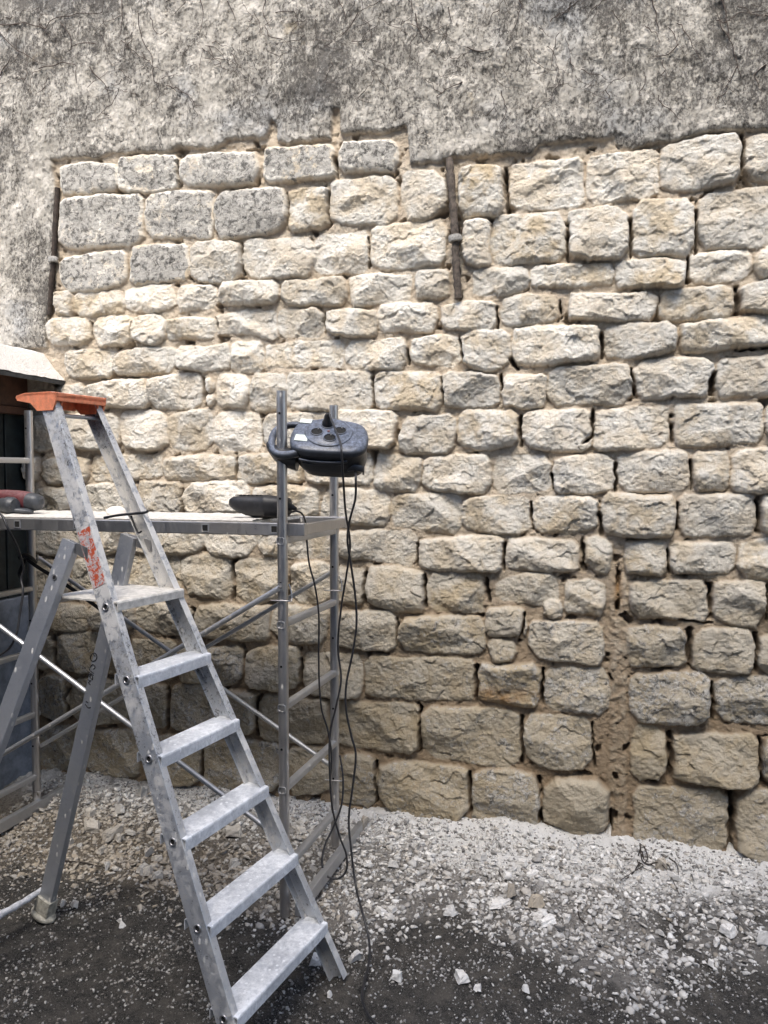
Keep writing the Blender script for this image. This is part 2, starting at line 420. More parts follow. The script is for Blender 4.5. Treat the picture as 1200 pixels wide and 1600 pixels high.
# ------------------------------------------------------------------ the stone wall
# xl, xr, top-left y, top-right y, bottom-left y, bottom-right y, flag (g grey crust, o ochre, l loose small)
ST = """91 185 252 254 303 300 g|185 277 246 242 300 298 g|278 404 241 236 291 286 g|411 523 229 224 285 282 g|529 622 220 217 272 268 g
91 223 308 301 389 382 g|226 335 297 296 374 370 g|334 447 297 290 374 362 G|448 510 291 288 362 358|513 621 278 270 352 350|625 698 263 262 343 343|716 785 260 255 340 335 o|796 912 252 241 328 324|915 1031 242 231 316 308|1034 1159 222 208 302 285|1162 1250 207 200 282 276
91 198 397 389 456 448 g|201 293 379 378 444 440 G|295 378 377 376 440 438|379 489 373 366 434 431|489 575 363 359 428 425|577 696 352 344 424 416|722 766 344 342 414 414|768 884 335 330 414 408|889 984 322 320 405 405|987 1086 311 308 402 398|1089 1240 300 284 388 384
86 112 456 456 495 493|114 192 455 452 492 490|193 272 448 445 486 484|273 337 444 444 486 484|339 434 440 437 478 476|438 542 436 433 475 475|546 643 430 426 479 470|647 702 424 420 464 462|740 826 414 415 463 458|829 961 414 411 452 446|963 1072 405 403 450 446|1076 1178 392 391 442 438|1179 1245 388 382 432 428
74 140 496 498 541 538|144 208 496 492 541 538|210 256 491 488 538 535|258 335 496 494 530 528|333 430 488 481 520 528|431 504 481 482 527 526|508 587 481 480 526 528|589 683 475 472 522 516|688 775 472 470 514 516|783 872 462 460 508 505|886 1028 458 454 499 498|1033 1147 448 444 501 498|1158 1250 440 436 492 486
100 178 545 545 590 592|178 273 546 541 586 583|274 357 541 537 580 578|359 409 532 532 582 582|411 535 535 530 574 572|537 636 531 527 578 575|641 720 524 524 571 570|722 798 515 513 580 578|800 938 512 508 572 565|941 1056 506 502 560 556|1060 1230 504 489 552 540
82 129 600 598 640 638|131 232 598 591 636 640|231 314 586 584 640 640|317 332 590 590 612 612 l|318 333 614 613 632 634 l|335 388 582 584 638 636|389 447 585 582 641 640|448 583 582 578 640 641|585 690 581 582 641 640|691 781 582 582 638 638|784 852 584 584 636 636|855 988 575 568 635 631|990 1114 562 555 625 618|1118 1250 560 547 622 618
42 92 650 650 702 704|95 184 646 644 702 704|187 260 639 640 701 706|261 331 641 640 703 702|331 409 641 642 704 705|411 520 647 644 700 702|523 619 641 642 702 702|625 711 650 646 710 710|714 811 640 638 702 699|815 924 642 636 701 708|928 1046 636 630 705 698|1053 1195 628 626 700 692|1198 1250 628 624 690 688
38 60 712 712 752 752|62 137 715 712 756 757|141 250 711 708 751 750|252 367 713 710 752 750|369 470 711 708 756 755|473 582 708 706 756 758|585 659 709 712 768 768|660 767 712 710 768 772|770 862 712 712 772 771|865 961 712 712 774 770|964 1077 706 703 768 770|1083 1139 706 704 768 768|1142 1245 706 696 772 768
45 108 762 760 806 806|112 210 757 754 804 804|212 283 752 752 803 803|285 388 756 750 804 802|392 497 760 760 812 810|500 607 765 765 820 823|609 721 774 770 822 834|722 828 776 774 830 836|831 934 776 776 836 833|939 1056 770 772 838 838|1060 1182 772 770 838 836|1188 1260 774 772 834 832
42 120 815 815 866 868|124 186 814 814 868 868|190 315 812 812 868 866|316 398 812 812 870 870|400 520 815 818 870 872|524 651 828 828 874 884|653 786 839 836 892 896|789 906 842 845 890 894|911 954 838 841 884 902|975 1042 845 846 898 900|1045 1150 847 848 895 899|1153 1245 846 836 905 906
46 106 872 874 936 938|110 188 870 868 936 936|191 280 866 868 926 940|281 361 868 866 930 942|363 449 872 872 944 941|452 520 878 878 944 945|523 569 884 886 946 948|572 662 886 888 950 958|666 754 895 895 956 962|772 870 901 895 940 952|880 946 905 905 958 964|850 880 938 940 968 970 l|984 1106 905 906 968 970|1115 1198 908 905 975 980|1202 1260 905 903 974 974
44 60 945 945 985 985|62 135 944 944 986 986|138 208 942 942 986 988|211 300 939 942 986 996|302 420 945 943 998 1003|422 512 946 948 1004 1010|518 620 954 957 1014 1018|622 758 963 965 1020 1025|757 822 950 950 996 998|762 806 1001 1003 1033 1034 l|826 943 969 970 1030 1041|979 1074 976 980 1042 1048|1082 1182 981 985 1050 1056|1184 1260 992 994 1056 1058
46 83 992 992 1046 1048|86 160 990 990 1050 1052|164 198 995 995 1052 1054|200 275 1000 1000 1058 1062|280 317 1010 1010 1066 1070|320 378 1011 1012 1074 1070|381 470 1012 1010 1078 1080|473 566 1018 1020 1090 1090|568 741 1026 1030 1092 1099|746 845 1036 1036 1100 1108 r|849 951 1041 1046 1112 1120|984 1110 1051 1052 1132 1136|1115 1250 1060 1056 1130 1136
58 107 1056 1056 1128 1130|109 200 1058 1060 1130 1134|204 262 1068 1070 1140 1142|264 346 1072 1074 1144 1146|350 400 1078 1080 1148 1150|403 512 1088 1090 1160 1162|515 654 1096 1099 1166 1182|658 814 1102 1112 1185 1204|818 925 1116 1121 1202 1206|988 1041 1132 1138 1220 1218 f|1052 1186 1144 1148 1225 1232|1190 1260 1152 1152 1226 1226
56 131 1136 1136 1206 1208|135 218 1138 1140 1214 1218|222 315 1150 1150 1226 1228|318 440 1156 1160 1234 1238|445 520 1168 1170 1240 1244|525 590 1176 1180 1258 1264|592 733 1188 1196 1270 1286|736 842 1203 1210 1285 1300|847 953 1213 1219 1298 1316|990 1140 1226 1236 1320 1336|1150 1260 1236 1232 1350 1362
610 700 1276 1288 1300 1314 l|705 790 1290 1304 1322 1336 l|1020 1056 1322 1328 1350 1356 l|1062 1130 1340 1348 1362 1372 l"""
def stone_list():
    out = []
    for row in ST.split("\n"):
        items = [s.split() for s in row.split("|")]
        rows = [([float(q) for q in it[:6]], it[6] if len(it) > 6 else "") for it in items]
        out += rows
        # carry the courses on to the right, beyond the picture
        last, fl = rows[-1]
        if last[1] > 1190 and 'l' not in fl:
            xl = last[1] + 4; yt = last[3]; yb = last[5]; k = -.055 if yt < 740 else .06 * (yt - 740) / 400 * 2
            while xl < 1750:
                w = random.uniform(80, 150)
                out.append(([xl, xl + w, yt, yt + k * w, yb, yb + k * w], "")); xl += w + 4; yt += k * (w + 4); yb += k * (w + 4)
    return out
PLASTER = [(-300, 545), (70, 542), (74, 500), (80, 440), (84, 380), (86, 300), (80, 262), (80, 247), (130, 244), (152, 246), (165, 238), (262, 236), (275, 228), (335, 230), (350, 220), (352, 216), (412, 214), (424, 186), (431, 190), (434, 222), (515, 217), (519, 170), (528, 166), (532, 205), (600, 206), (632, 196), (636, 205), (640, 254), (690, 250), (705, 243), (735, 240), (832, 238), (842, 224), (870, 220), (960, 214), (968, 228), (990, 230), (1040, 218), (1095, 208), (1120, 204), (1200, 200), (1900, 172)]
GAPS = [(85, 300, 80, 490, 8), (447, 300, 450, 360, 3), (513, 300, 514, 352, 5), (788, 262, 793, 328, 7), (886, 350, 887, 405, 7), (985, 345, 986, 400, 6), (1088, 330, 1087, 395, 6), (1160, 210, 1161, 275, 6), (967, 222, 970, 232, 5), (700, 250, 718, 464, 12),
        (378, 380, 380, 430, 4), (574, 370, 576, 420, 3), (524, 248, 527, 276, 6), (277, 250, 279, 292, 4), (1075, 400, 1075, 440, 5), (1152, 446, 1154, 490, 8), (142, 505, 145, 530, 8), (209, 505, 210, 530, 5), (336, 495, 342, 515, 4), (506, 490, 508, 520, 4), (776, 480, 779, 512, 5), (874, 470, 876, 498, 4),
        (637, 545, 638, 570, 5), (720, 530, 722, 560, 4), (939, 520, 940, 560, 6), (798, 560, 808, 575, 8), (1150, 548, 1210, 540, 5), (318, 590, 322, 632, 8), (583, 590, 584, 630, 4), (782, 585, 783, 610, 5), (989, 575, 990, 615, 5), (1114, 585, 1112, 612, 12), (692, 590, 692, 630, 3),
        (408, 650, 412, 690, 6), (814, 650, 815, 695, 6), (910, 690, 926, 680, 7), (926, 640, 926, 680, 6), (1049, 650, 1050, 690, 8), (370, 715, 370, 750, 6), (864, 740, 864, 765, 5), (962, 725, 962, 765, 6), (1080, 720, 1081, 765, 5), (284, 765, 285, 800, 4), (830, 785, 831, 828, 6), (936, 785, 940, 835, 7), (1058, 785, 1058, 828, 4), (1184, 785, 1186, 830, 10),
        (651, 850, 652, 885, 5), (787, 850, 788, 890, 6), (910, 850, 914, 890, 8), (966, 893, 965, 952, 8), (1043, 860, 1043, 895, 4), (190, 870, 190, 930, 6), (362, 880, 364, 940, 9), (452, 890, 451, 940, 4), (570, 895, 570, 945, 6), (663, 900, 663, 950, 6), (760, 905, 764, 940, 8), (1110, 915, 1112, 965, 7), (1198, 915, 1198, 970, 5),
        (300, 950, 301, 990, 8), (620, 965, 620, 1010, 5), (1077, 985, 1078, 1040, 10), (1182, 990, 1182, 1050, 7), (812, 1005, 822, 960, 6), (470, 1015, 471, 1075, 6), (744, 1040, 744, 1098, 7), (847, 1045, 847, 1100, 6), (1112, 1065, 1112, 1125, 6), (263, 1075, 263, 1140, 7), (402, 1090, 402, 1150, 5), (656, 1105, 656, 1175, 7), (816, 1120, 816, 1195, 7), (1047, 1145, 1046, 1215, 10), (1188, 1155, 1188, 1225, 6), (925, 1130, 928, 1200, 5), (734, 1205, 735, 1270, 6), (844, 1215, 845, 1290, 7), (1145, 1240, 1142, 1330, 12), (588, 1190, 590, 1255, 5), (955, 1265, 953, 1305, 5), (1110, 975, 1060, 968, 3), (106, 1060, 107, 1125, 7), (84, 995, 85, 1040, 6), (200, 1065, 202, 1130, 8), (318, 1150, 317, 1220, 6), (441, 1165, 442, 1230, 6)]
UPV = Vector((0, 0, 1))
def build_wall():
    st = 0.0038
    s = np.concatenate([np.arange(-6.5, -2.9, .06), np.arange(-2.9, -2.05, .02), np.arange(-2.05, 1.72, st), np.arange(1.72, 3.2, .012), np.arange(3.2, 6.0, .06)])
    z = np.concatenate([np.arange(-.15, .0, .02), np.arange(.0, 3.75, st), np.arange(3.75, 4.9, .02)])
    S, Z = np.meshgrid(s, z); shp = S.shape
    # warped coordinates give every outline its uneven edge
    ws = S + .010 * fbm(S * 9, Z * 9, 3, 3) + .006 * fbm(S * 32, Z * 32, 13, 3)
    wz = Z + .010 * fbm(S * 9, Z * 9, 5, 3) + .006 * fbm(S * 32, Z * 32, 15, 3)
    # the wall's foot is sandier and browner, its dimmer light painted in too
    low = smooth(1.75, .35, Z + .25 * fbm(S * 1.3, Z * 1.3, 77, 3))
    h = -.007 - .006 * low + .015 * fbm(S * 7, Z * 7, 21, 5) + .004 * fbm(S * 45, Z * 45, 22, 3) + .006 * low
    h += .007 * worley_planes(S * 34, Z * 34, 41) + .004 * worley_planes(S * 75, Z * 75, 43) - .004 * smooth(.6, 1.6, Z)
    h = np.minimum(h, -.004 + .004 * worley_planes(S * 60, Z * 60, 44))
    stone = np.zeros(shp); tint = np.zeros(shp); brt = np.full(shp, .9); pat = np.zeros(shp); rust = np.zeros(shp); near = np.full(shp, -1.0)
    scarp = worley_planes(S * 14 + .45 * fbm(S * 16, Z * 16, 8, 2), Z * 19 + .45 * fbm(S * 16, Z * 16, 9, 2), 51, 2.3)
    scarp2 = worley_planes(S * 52 + .8 * fbm(S * 40, Z * 40, 18, 2), Z * 64, 61, 2.0)
    grit = worley_planes(S * 110, Z * 120, 63, 2.0); rough = fbm(S * 26, Z * 26, 31, 5, .6); rr = ridged(S * 17, Z * 20, 35, 4)
    for (xl, xr, ytl, ytr, ybl, ybr), fl in stone_list():
        w, hh = xr - xl, .5 * (ybl + ybr - ytl - ytr); j = lambda a: random.uniform(-a, a)
        small = 'l' in fl
        c = min(w, hh) * (random.uniform(.15, .28) if not small else .3)
        jj = min(3.0, c * .3)
        pts = [(xl + c * random.uniform(.4, 1), ytl + j(jj)), (xl + w * .5 + j(8), .5 * (ytl + ytr) - 1.5 + j(2.5)), (xr - c * random.uniform(.4, 1), ytr + j(jj)),
               (xr - j(2), ytr + c * random.uniform(.4, 1)), (xr + 1.5 + j(2), .5 * (ytr + ybr) + j(5)), (xr - j(2), ybr - c * random.uniform(.5, 1.3)),
               (xr - c * random.uniform(.5, 1.2), ybr + j(jj)), (xl + w * .5 + j(8), .5 * (ybl + ybr) + 1.5 + j(2.5)), (xl + c * random.uniform(.5, 1.2), ybl + j(jj)),
               (xl + j(2), ybl - c * random.uniform(.5, 1.3)), (xl - 1.5 + j(2), .5 * (ytl + ybl) + j(5)), (xl + j(2), ytl + c * random.uniform(.4, 1))]
        poly = [wall_sz(x, y, .01) for x, y in pts]
        ps = np.array(poly); pad = .03
        i0, i1 = np.searchsorted(s, [ps[:, 0].min() - pad, ps[:, 0].max() + pad]); j0, j1 = np.searchsorted(z, [ps[:, 1].min() - pad, ps[:, 1].max() + pad])
        if i1 - i0 < 2 or j1 - j0 < 2: continue
        sl = (slice(j0, j1), slice(i0, i1)); a, b = ws[sl], wz[sl]
        d = poly_sdf(a, b, poly) + .0006
        cs, cz = ps.mean(0); H = random.uniform(.017, .042) * (.7 if small else 1) + .006 * float(cz < .9)
        if 'f' in fl: H = .016
        R = random.uniform(.012, .030) * (.6 if small else 1)
        e = np.clip(d / R, 0, 1); prof = np.sqrt(np.clip(1 - (1 - e) ** 2.2, 0, 1))
        hp = np.full(a.shape, 1.0)
        for k in range(random.randint(4, 7)):                # broad hewn planes
            an = random.uniform(0, 6.283); tl = random.uniform(.08, .48)
            ox, oz = random.uniform(-.25, .25) * (ps[:, 0].max() - ps[:, 0].min()), random.uniform(-.25, .25) * (ps[:, 1].max() - ps[:, 1].min())
            hp = np.minimum(hp, random.uniform(0, .010) - tl * ((a - cs - ox) * math.cos(an) + (b - cz - oz) * math.sin(an)))
        hp = np.clip(hp, -.028, .018)
        flat = .45 if ('g' in fl or 'G' in fl) else 1.0
        hs = -.012 + (H + .012) * prof + prof * flat * (hp + .0056 * scarp[sl] + .0028 * scarp2[sl] + .0046 * rough[sl] + .002 * rr[sl] + .0022 * grit[sl])
        new = (d > 0) & (hs > h[sl])
        h[sl] = np.where(d > 0, np.maximum(hs, h[sl] - .002), h[sl])
        m = smooth(.0, .006, d + .003 * rough[sl])
        stone[sl] = np.maximum(stone[sl], m)
        tv = random.random() ** 1.6 * .8; tv = .95 if 'o' in fl else tv
        tint[sl] = np.where(d > -.004, tv, tint[sl]); brt[sl] = np.where(d > 0, random.uniform(.80, 1.04), brt[sl])
        if 'g' in fl or 'G' in fl: pv = (.88 if 'G' in fl else .70) * smooth(.0, .022, d + .030 * rough[sl]) * (.9 + .35 * fbm(a * 9, b * 9, 121, 3)) + .1
        else: pv = np.full(a.shape, random.uniform(.12, .36) + (.16 * (cz < .95) + .14 * (cz < 1.5) * random.random()))
        pv = pv * .4 if 'f' in fl else pv
        pat[sl] = np.where(d > -.004, pv, pat[sl])
        if 'r' in fl: rust[sl] = np.maximum(rust[sl], smooth(cz + .01, cz - .05, b) * (d > 0) * .9)
        near[sl] = np.maximum(near[sl], d)
    # open joints
    gap = np.zeros(shp)
    for x0, y0, x1, y1, wd in GAPS:
        (a0, b0), (a1, b1) = wall_sz(x0, y0), wall_sz(x1, y1); pad = .03
        i0, i1 = np.searchsorted(s, [min(a0, a1) - pad, max(a0, a1) + pad]); j0, j1 = np.searchsorted(z, [min(b0, b1) - pad, max(b0, b1) + pad])
        sl = (slice(j0, j1), slice(i0, i1)); a, b = ws[sl] + .003 * rough[sl], wz[sl]
        ex, ey = a1 - a0, b1 - b0; t = np.clip(((a - a0) * ex + (b - b0) * ey) / (ex * ex + ey * ey), 0, 1)
        dd = np.sqrt((a - a0 - ex * t) ** 2 + (b - b0 - ey * t) ** 2); hw = wd * .00092 * (1 + 1.1 * fbm(a * 22, b * 22, 95, 3))
        g = smooth(hw * 1.5 + .001, hw * .35, dd) * smooth(-.55, -.1, fbm(a * 14 + 3, b * 14, 96, 3))
        h[sl] = h[sl] * (1 - g) + g * (-.052); gap[sl] = np.maximum(gap[sl], g); stone[sl] *= (1 - g)
    # random hollows in the joints
    hol = smooth(.16, .36, fbm(S * 11, Z * 11, 91, 4)) * smooth(.0, -.006, near) * (near > -.5)
    h -= .030 * hol; gap = np.maximum(gap, .45 * hol)
    # the old render: a proud skin above and to the left
    pl = [wall_sz(x, y, .01) for x, y in PLASTER]; pl += [(9, pl[-1][1]), (9, 9), (-9, 9), (-9, pl[0][1])]
    d = poly_sdf(ws + .004 * rough, wz + .004 * rr, pl)
    ph = .010 + .007 * fbm(S * 2.5, Z * 2.5, 101, 3) + .009 * fbm(S * 13, Z * 9, 103, 5, .66) + .0055 * ridged(S * 11, Z * 8, 107, 5) + .005 * smooth(-.05, .12, fbm(S * 7, Z * 6, 108, 5, .6))
    pits = smooth(.30, .5, fbm(S * 24, Z * 18, 111, 4, .6))
    ph -= .003 * pits; ph += .005 * worley_planes(S * 26, Z * 22, 113)
    m = smooth(-.0015, .004, d)
    # half-buried stones telegraph through the render
    h = h * (1 - m) + (ph * smooth(0, .02, d) + (ph - .006) * (1 - smooth(0, .02, d))) * m
    stone *= (1 - m); gap *= (1 - m); rust *= (1 - m)
    pat = pat * (1 - m) + m * np.clip(.40 + .45 * fbm(S * 2.2, Z * 1.1, 120, 4) + .24 * smooth(-.4, 1.1, S) + .35 * smooth(3.38, 3.56, Z) * smooth(-.9, -1.4, S), 0, 1)
    # vertical mortar seam low on the right
    for (x0, x1, y0, y1) in ((955, 977, 905, 1330),):
        a0, b0 = wall_sz(x0, y0); a1, b1 = wall_sz(x1, y1)
        g = smooth(a0 - .012, a0 + .012, ws) * smooth(a1 + .012, a1 - .012, ws) * smooth(b0 + .03, b0 - .02, wz) * smooth(b1 - .03, b1 + .02, wz)
        k = g * (gap < .3)
        h = h * (1 - k) + k * (-.004 + .012 * rough + .008 * rr); stone = stone * (1 - k) + .5 * k * smooth(-.3, .4, rough)
        a2, b2 = wall_sz(965, 925); rust = np.maximum(rust, .8 * np.exp(-((S - a2) / .02) ** 2 - ((Z - b2) / .08) ** 2))
    # sandy footing
    h += .020 * smooth(.14, .02, Z) * (near < .0)
    P = np.empty(shp + (3,))
    for i in range(3): P[..., i] = W0[i] + U[i] * S + N[i] * h
    P[..., 2] = Z
    A = np.stack([stone, tint, pat, m], -1); B = np.stack([rust, low, gap, brt], -1)
    o = grid_mesh("stone_wall", P.reshape(-1, 3), shp[1], shp[0], {"mask": A.reshape(-1, 4), "mask2": B.reshape(-1, 4)}, M['wall'])
    tag(o, "tall old wall of rough cream stones with grey crumbling render along its top", "wall")
    m = MB(); m.box(W0 - N * .27 + U * -.25 + UPV * 2.3, U * 6.2, N * .19, UPV * 2.55); m.build("wall_core", M["shedwall"], o)
build_wall()

# ------------------------------------------------------------------ ground and rubble
DUST = [(-300, 1190), (80, 1195), (600, 1240), (1250, 1340), (1500, 1380), (1240, 1410), (1150, 1385), (1060, 1400), (1000, 1430), (1040, 1480), (1010, 1530), (940, 1505), (870, 1470), (790, 1420), (700, 1395), (620, 1410), (560, 1440), (480, 1420), (330, 1385), (160, 1350), (0, 1330), (-300, 1340)]
DUSTG = [tuple(at_z(x, y, .02))[:2] for x, y in DUST]
DUST2 = [tuple(at_z(x, y, .0))[:2] for x, y in [(1060, 1430), (1130, 1410), (1240, 1420), (1300, 1500), (1180, 1520), (1080, 1490)]]
def wall_dist(x, y): return (x - W0[0]) * N[0] + (y - W0[1]) * N[1]
def dust_mask(x, y):
    d = poly_sdf(x + .05 * fbm(x * 5, y * 5, 201, 3), y + .05 * fbm(x * 5, y * 5, 203, 3), DUSTG)
    d2 = poly_sdf(x, y, DUST2)
    return np.clip(np.maximum(smooth(-.22, .10, d), .6 * smooth(-.10, .06, d2)) * (1 + .5 * fbm(x * 9, y * 9, 205, 4)), 0, 1)
def ground_h(x, y):
    d = wall_dist(x, y)
    bank = .075 * np.clip(1 - d / .62, 0, 1.2) ** 1.3
    dm = dust_mask(x, y)
    return -.012 + bank * (1 + .5 * fbm(x * 3, y * 3, 211, 3)) + .010 * fbm(x * 6, y * 6, 213, 3) + dm * (.012 * fbm(x * 26, y * 26, 215, 4, .6)) + .006 * fbm(x * 60, y * 60, 217, 3)
def tan_mask(x, y): return smooth(.0, -.8, x + .25 * fbm(x * 3, y * 3, 221, 3)) * .75 * smooth(.12, .5, wall_dist(x, y)) + .05
def powder(x, y): return smooth(.44, .06, wall_dist(x, y) + .12 * fbm(x * 4, y * 4, 251, 4) - .10 * smooth(-.2, .6, x)) * (.5 + .5 * smooth(-1.2, .0, x))
def build_ground():
    st = .006
    xs = np.concatenate([np.linspace(-40, -3, 25)[:-1], np.arange(-3, -1.9, .05), np.arange(-1.9, 1.75, st), np.arange(1.75, 3.2, .05), np.linspace(3.2, 40, 25)])
    ys = np.concatenate([np.linspace(-40, 0, 25)[:-1], np.arange(0, 1.6, .05), np.arange(1.6, 4.1, st), np.linspace(4.1, 40, 25)])
    X, Y = np.meshgrid(xs, ys); Z = ground_h(X, Y) * (np.abs(X) < 6) * (Y < 8)
    Z = np.where(wall_dist(X, Y) < -.3, -.02, Z)
    A = np.stack([dust_mask(X, Y), tan_mask(X, Y), powder(X, Y), np.ones_like(X)], -1)
    o = grid_mesh("ground", np.stack([X, Y, Z], -1).reshape(-1, 3), X.shape[1], X.shape[0], {"mask": A.reshape(-1, 4)}, M['ground'])
    tag(o, "dark gritty yard ground under stone dust", kind="structure")
build_ground()

# chips: convex, flat, angular flakes
def flake_template(seed, n=3):
    r = np.random.default_rng(seed)
    k = r.integers(5, 8); an = np.sort(r.uniform(0, 2 * math.pi, k) * .35 + np.arange(k) / k * 2 * math.pi)
    rad = r.uniform(.65, 1.0, k)
    lo = np.stack([np.cos(an) * rad, np.sin(an) * rad, np.full(k, -.5) + r.uniform(-.2, .2, k)], 1)
    hi = lo * np.array([.72, .72, 0]) + np.stack([r.uniform(-.1, .1, k), r.uniform(-.1, .1, k), r.uniform(.2, .7, k)], 1)
    v = np.concatenate([lo, hi, [[0, 0, .62], [0, 0, -.6]]]); f = []
    for i in range(k):
        j = (i + 1) % k
        f += [(i, j, k + j), (i, k + j, k + i), (k + i, k + j, 2 * k), (j, i, 2 * k + 1)]
    return v, np.array(f)
TPL = [flake_template(i) for i in range(24)]
def rot_mats(n, r, tiltmax):
    yaw = r.uniform(0, 2 * math.pi, n); tx = r.normal(0, tiltmax, n); ty = r.normal(0, tiltmax, n)
    cy, sy = np.cos(yaw), np.sin(yaw); R = np.zeros((n, 3, 3))
    Rz = np.zeros((n, 3, 3)); Rz[:, 0, 0] = cy; Rz[:, 0, 1] = -sy; Rz[:, 1, 0] = sy; Rz[:, 1, 1] = cy; Rz[:, 2, 2] = 1
    Rx = np.zeros((n, 3, 3)); Rx[:, 0, 0] = 1; Rx[:, 1, 1] = np.cos(tx); Rx[:, 1, 2] = -np.sin(tx); Rx[:, 2, 1] = np.sin(tx); Rx[:, 2, 2] = np.cos(tx)
    Ry = np.zeros((n, 3, 3)); Ry[:, 1, 1] = 1; Ry[:, 0, 0] = np.cos(ty); Ry[:, 0, 2] = np.sin(ty); Ry[:, 2, 0] = -np.sin(ty); Ry[:, 2, 2] = np.cos(ty)
    return Rx @ Ry @ Rz
def scatter(name, label, n, smin, smax, dens, seed, power=2.2, tilt=.35, thick=(.25, .6), darkp=.25, tanp=1.0):
    r = np.random.default_rng(seed)
    x = r.uniform(-2.0, 1.75, n * 6); y = r.uniform(1.55, 3.95, n * 6)
    ok = (wall_dist(x, y) > .015) & (r.random(n * 6) < dens(x, y)) & ~((wall_dist(x, y) > .0) & (x < -1.62 - (3.8 - y) * .27 + .02))
    x, y = x[ok][:n], y[ok][:n]; n = len(x)
    size = smin + (smax - smin) * r.random(n) ** power
    zz = ground_h(x, y); R = rot_mats(n, r, tilt); th = r.uniform(*thick, n)
    V, Fc, C, nv = [], [], [], 0; dk = np.clip(r.normal(darkp, .30, n), 0, 1); tn = np.clip(tan_mask(x, y) + r.normal(0, .22, n), 0, 1) * .9 * tanp
    for k in range(len(TPL)):
        idx = np.where(np.arange(n) % len(TPL) == k)[0]
        if len(idx) == 0: continue
        tv, tf = TPL[k]
        sc = np.stack([size[idx], size[idx] * r.uniform(.55, 1, len(idx)), size[idx] * th[idx]], 1) * .5
        vv = tv[None] * sc[:, None, :]
        vv = np.einsum('nij,nkj->nki', R[idx], vv)
        vv += np.stack([x[idx], y[idx], zz[idx] + size[idx] * th[idx] * .22], 1)[:, None, :]
        V.append(vv.reshape(-1, 3)); m = len(tv)
        Fc.append((tf[None] + (np.arange(len(idx)) * m)[:, None, None] + nv).reshape(-1, 3)); nv += len(idx) * m
        cc = np.zeros((len(idx), m, 4)); cc[..., 0] = dk[idx][:, None]; cc[..., 1] = tn[idx][:, None]; cc[..., 3] = 1; C.append(cc.reshape(-1, 4))
    V = np.concatenate(V); Fc = np.concatenate(Fc).astype(np.int32); C = np.concatenate(C)
    me = bpy.data.meshes.new(name); me.vertices.add(len(V)); me.vertices.foreach_set("co", V.astype(np.float32).ravel())
    me.loops.add(Fc.size); me.loops.foreach_set("vertex_index", Fc.ravel()); me.polygons.add(len(Fc)); me.polygons.foreach_set("loop_start", np.arange(0, Fc.size, 3, dtype=np.int32))
    c = me.color_attributes.new("mask", 'FLOAT_COLOR', 'POINT'); c.data.foreach_set("color", C.astype(np.float32).ravel())
    me.update(calc_edges=True); me.materials.append(M['rubble'])
    o = bpy.data.objects.new(name, me); COL.objects.link(o); tag(o, label, kind="stuff", cat="rubble"); return o
scatter("rubble", "heap of pale broken stone flakes along the foot of the wall", 17000, .005, .040,
        lambda x, y: .95 * dust_mask(x, y) ** 1.2 * np.clip(1.15 - 1.0 * np.exp(-((wall_dist(x, y) - .0) / .15) ** 2), 0, 1) * (.35 + .65 * smooth(-.2, .25, fbm(x * 4, y * 4, 231, 3))), 5, 2.0, .4, (.25, .6), .42)
scatter("rubble", "larger flat stone flakes spread over the rubble heap", 3400, .022, .062,
        lambda x, y: dust_mask(x, y) ** 1.5 * smooth(.03, .16, wall_dist(x, y)) * (.15 + .85 * smooth(-.15, .3, fbm(x * 5, y * 5, 233, 3))) * (.7 + .3 * smooth(.1, -.6, x)), 6, 2.4, .3, (.18, .42), .35)
scatter("gravel", "small pale chips strewn over the dark ground", 60000, .0015, .018,
        lambda x, y: (.30 + .70 * smooth(-.2, .35, fbm(x * 5, y * 5, 241, 5))), 9, 3.6, .4, (.35, .8), .74, .25)

# the larger chunks one can point to
def chunk(px, py, w, hgt=.5, col=(.0, .1), label=None, group=None, seed=0, name="stone_chunk", tilt=.15):
    g = at_z(px, py, 0.0)
    for _ in range(4): g = at_z(px, py, float(ground_h(np.array([g.x]), np.array([g.y]))[0]) + w * .002 * hgt * .3)
    size = w * g.y / F
    tv, tf = flake_template(1000 + seed)
    # one midpoint subdivision with noise makes the break surfaces uneven
    vs = [Vector(v) for v in tv]; fs = [tuple(f) for f in tf]
    for it in range(2):
        cache = {}; nf = []
        def mid(a, b):
            k = (min(a, b), max(a, b))
            if k not in cache:
                p = (vs[a] + vs[b]) * .5; q = p * (1 + random.uniform(-.09, .09)); vs.append(q); cache[k] = len(vs) - 1
            return cache[k]
        for a, b, c in fs:
            ab, bc, ca = mid(a, b), mid(b, c), mid(c, a); nf += [(a, ab, ca), (ab, b, bc), (ca, bc, c), (ab, bc, ca)]
        fs = nf
    rot = Matrix.Rotation(random.uniform(0, 6.28), 3, 'Z'); rt = Matrix.Rotation(random.gauss(0, tilt), 3, 'X') @ Matrix.Rotation(random.gauss(0, tilt), 3, 'Y')
    m = MB(); m.add([rt @ (rot @ Vector((v.x * size * .55, v.y * size * .42, v.z * size * hgt * .6))) for v in vs], fs)
    o = m.build(name, M['rubble']); o.location = g + Vector((0, 0, size * hgt * .16))
    c = o.data.color_attributes.new("mask", 'FLOAT_COLOR', 'POINT')
    c.data.foreach_set("color", np.tile(np.array([col[0], col[1], 0, 1], np.float32), len(vs)))
    tag(o, label, "stone", group); return o
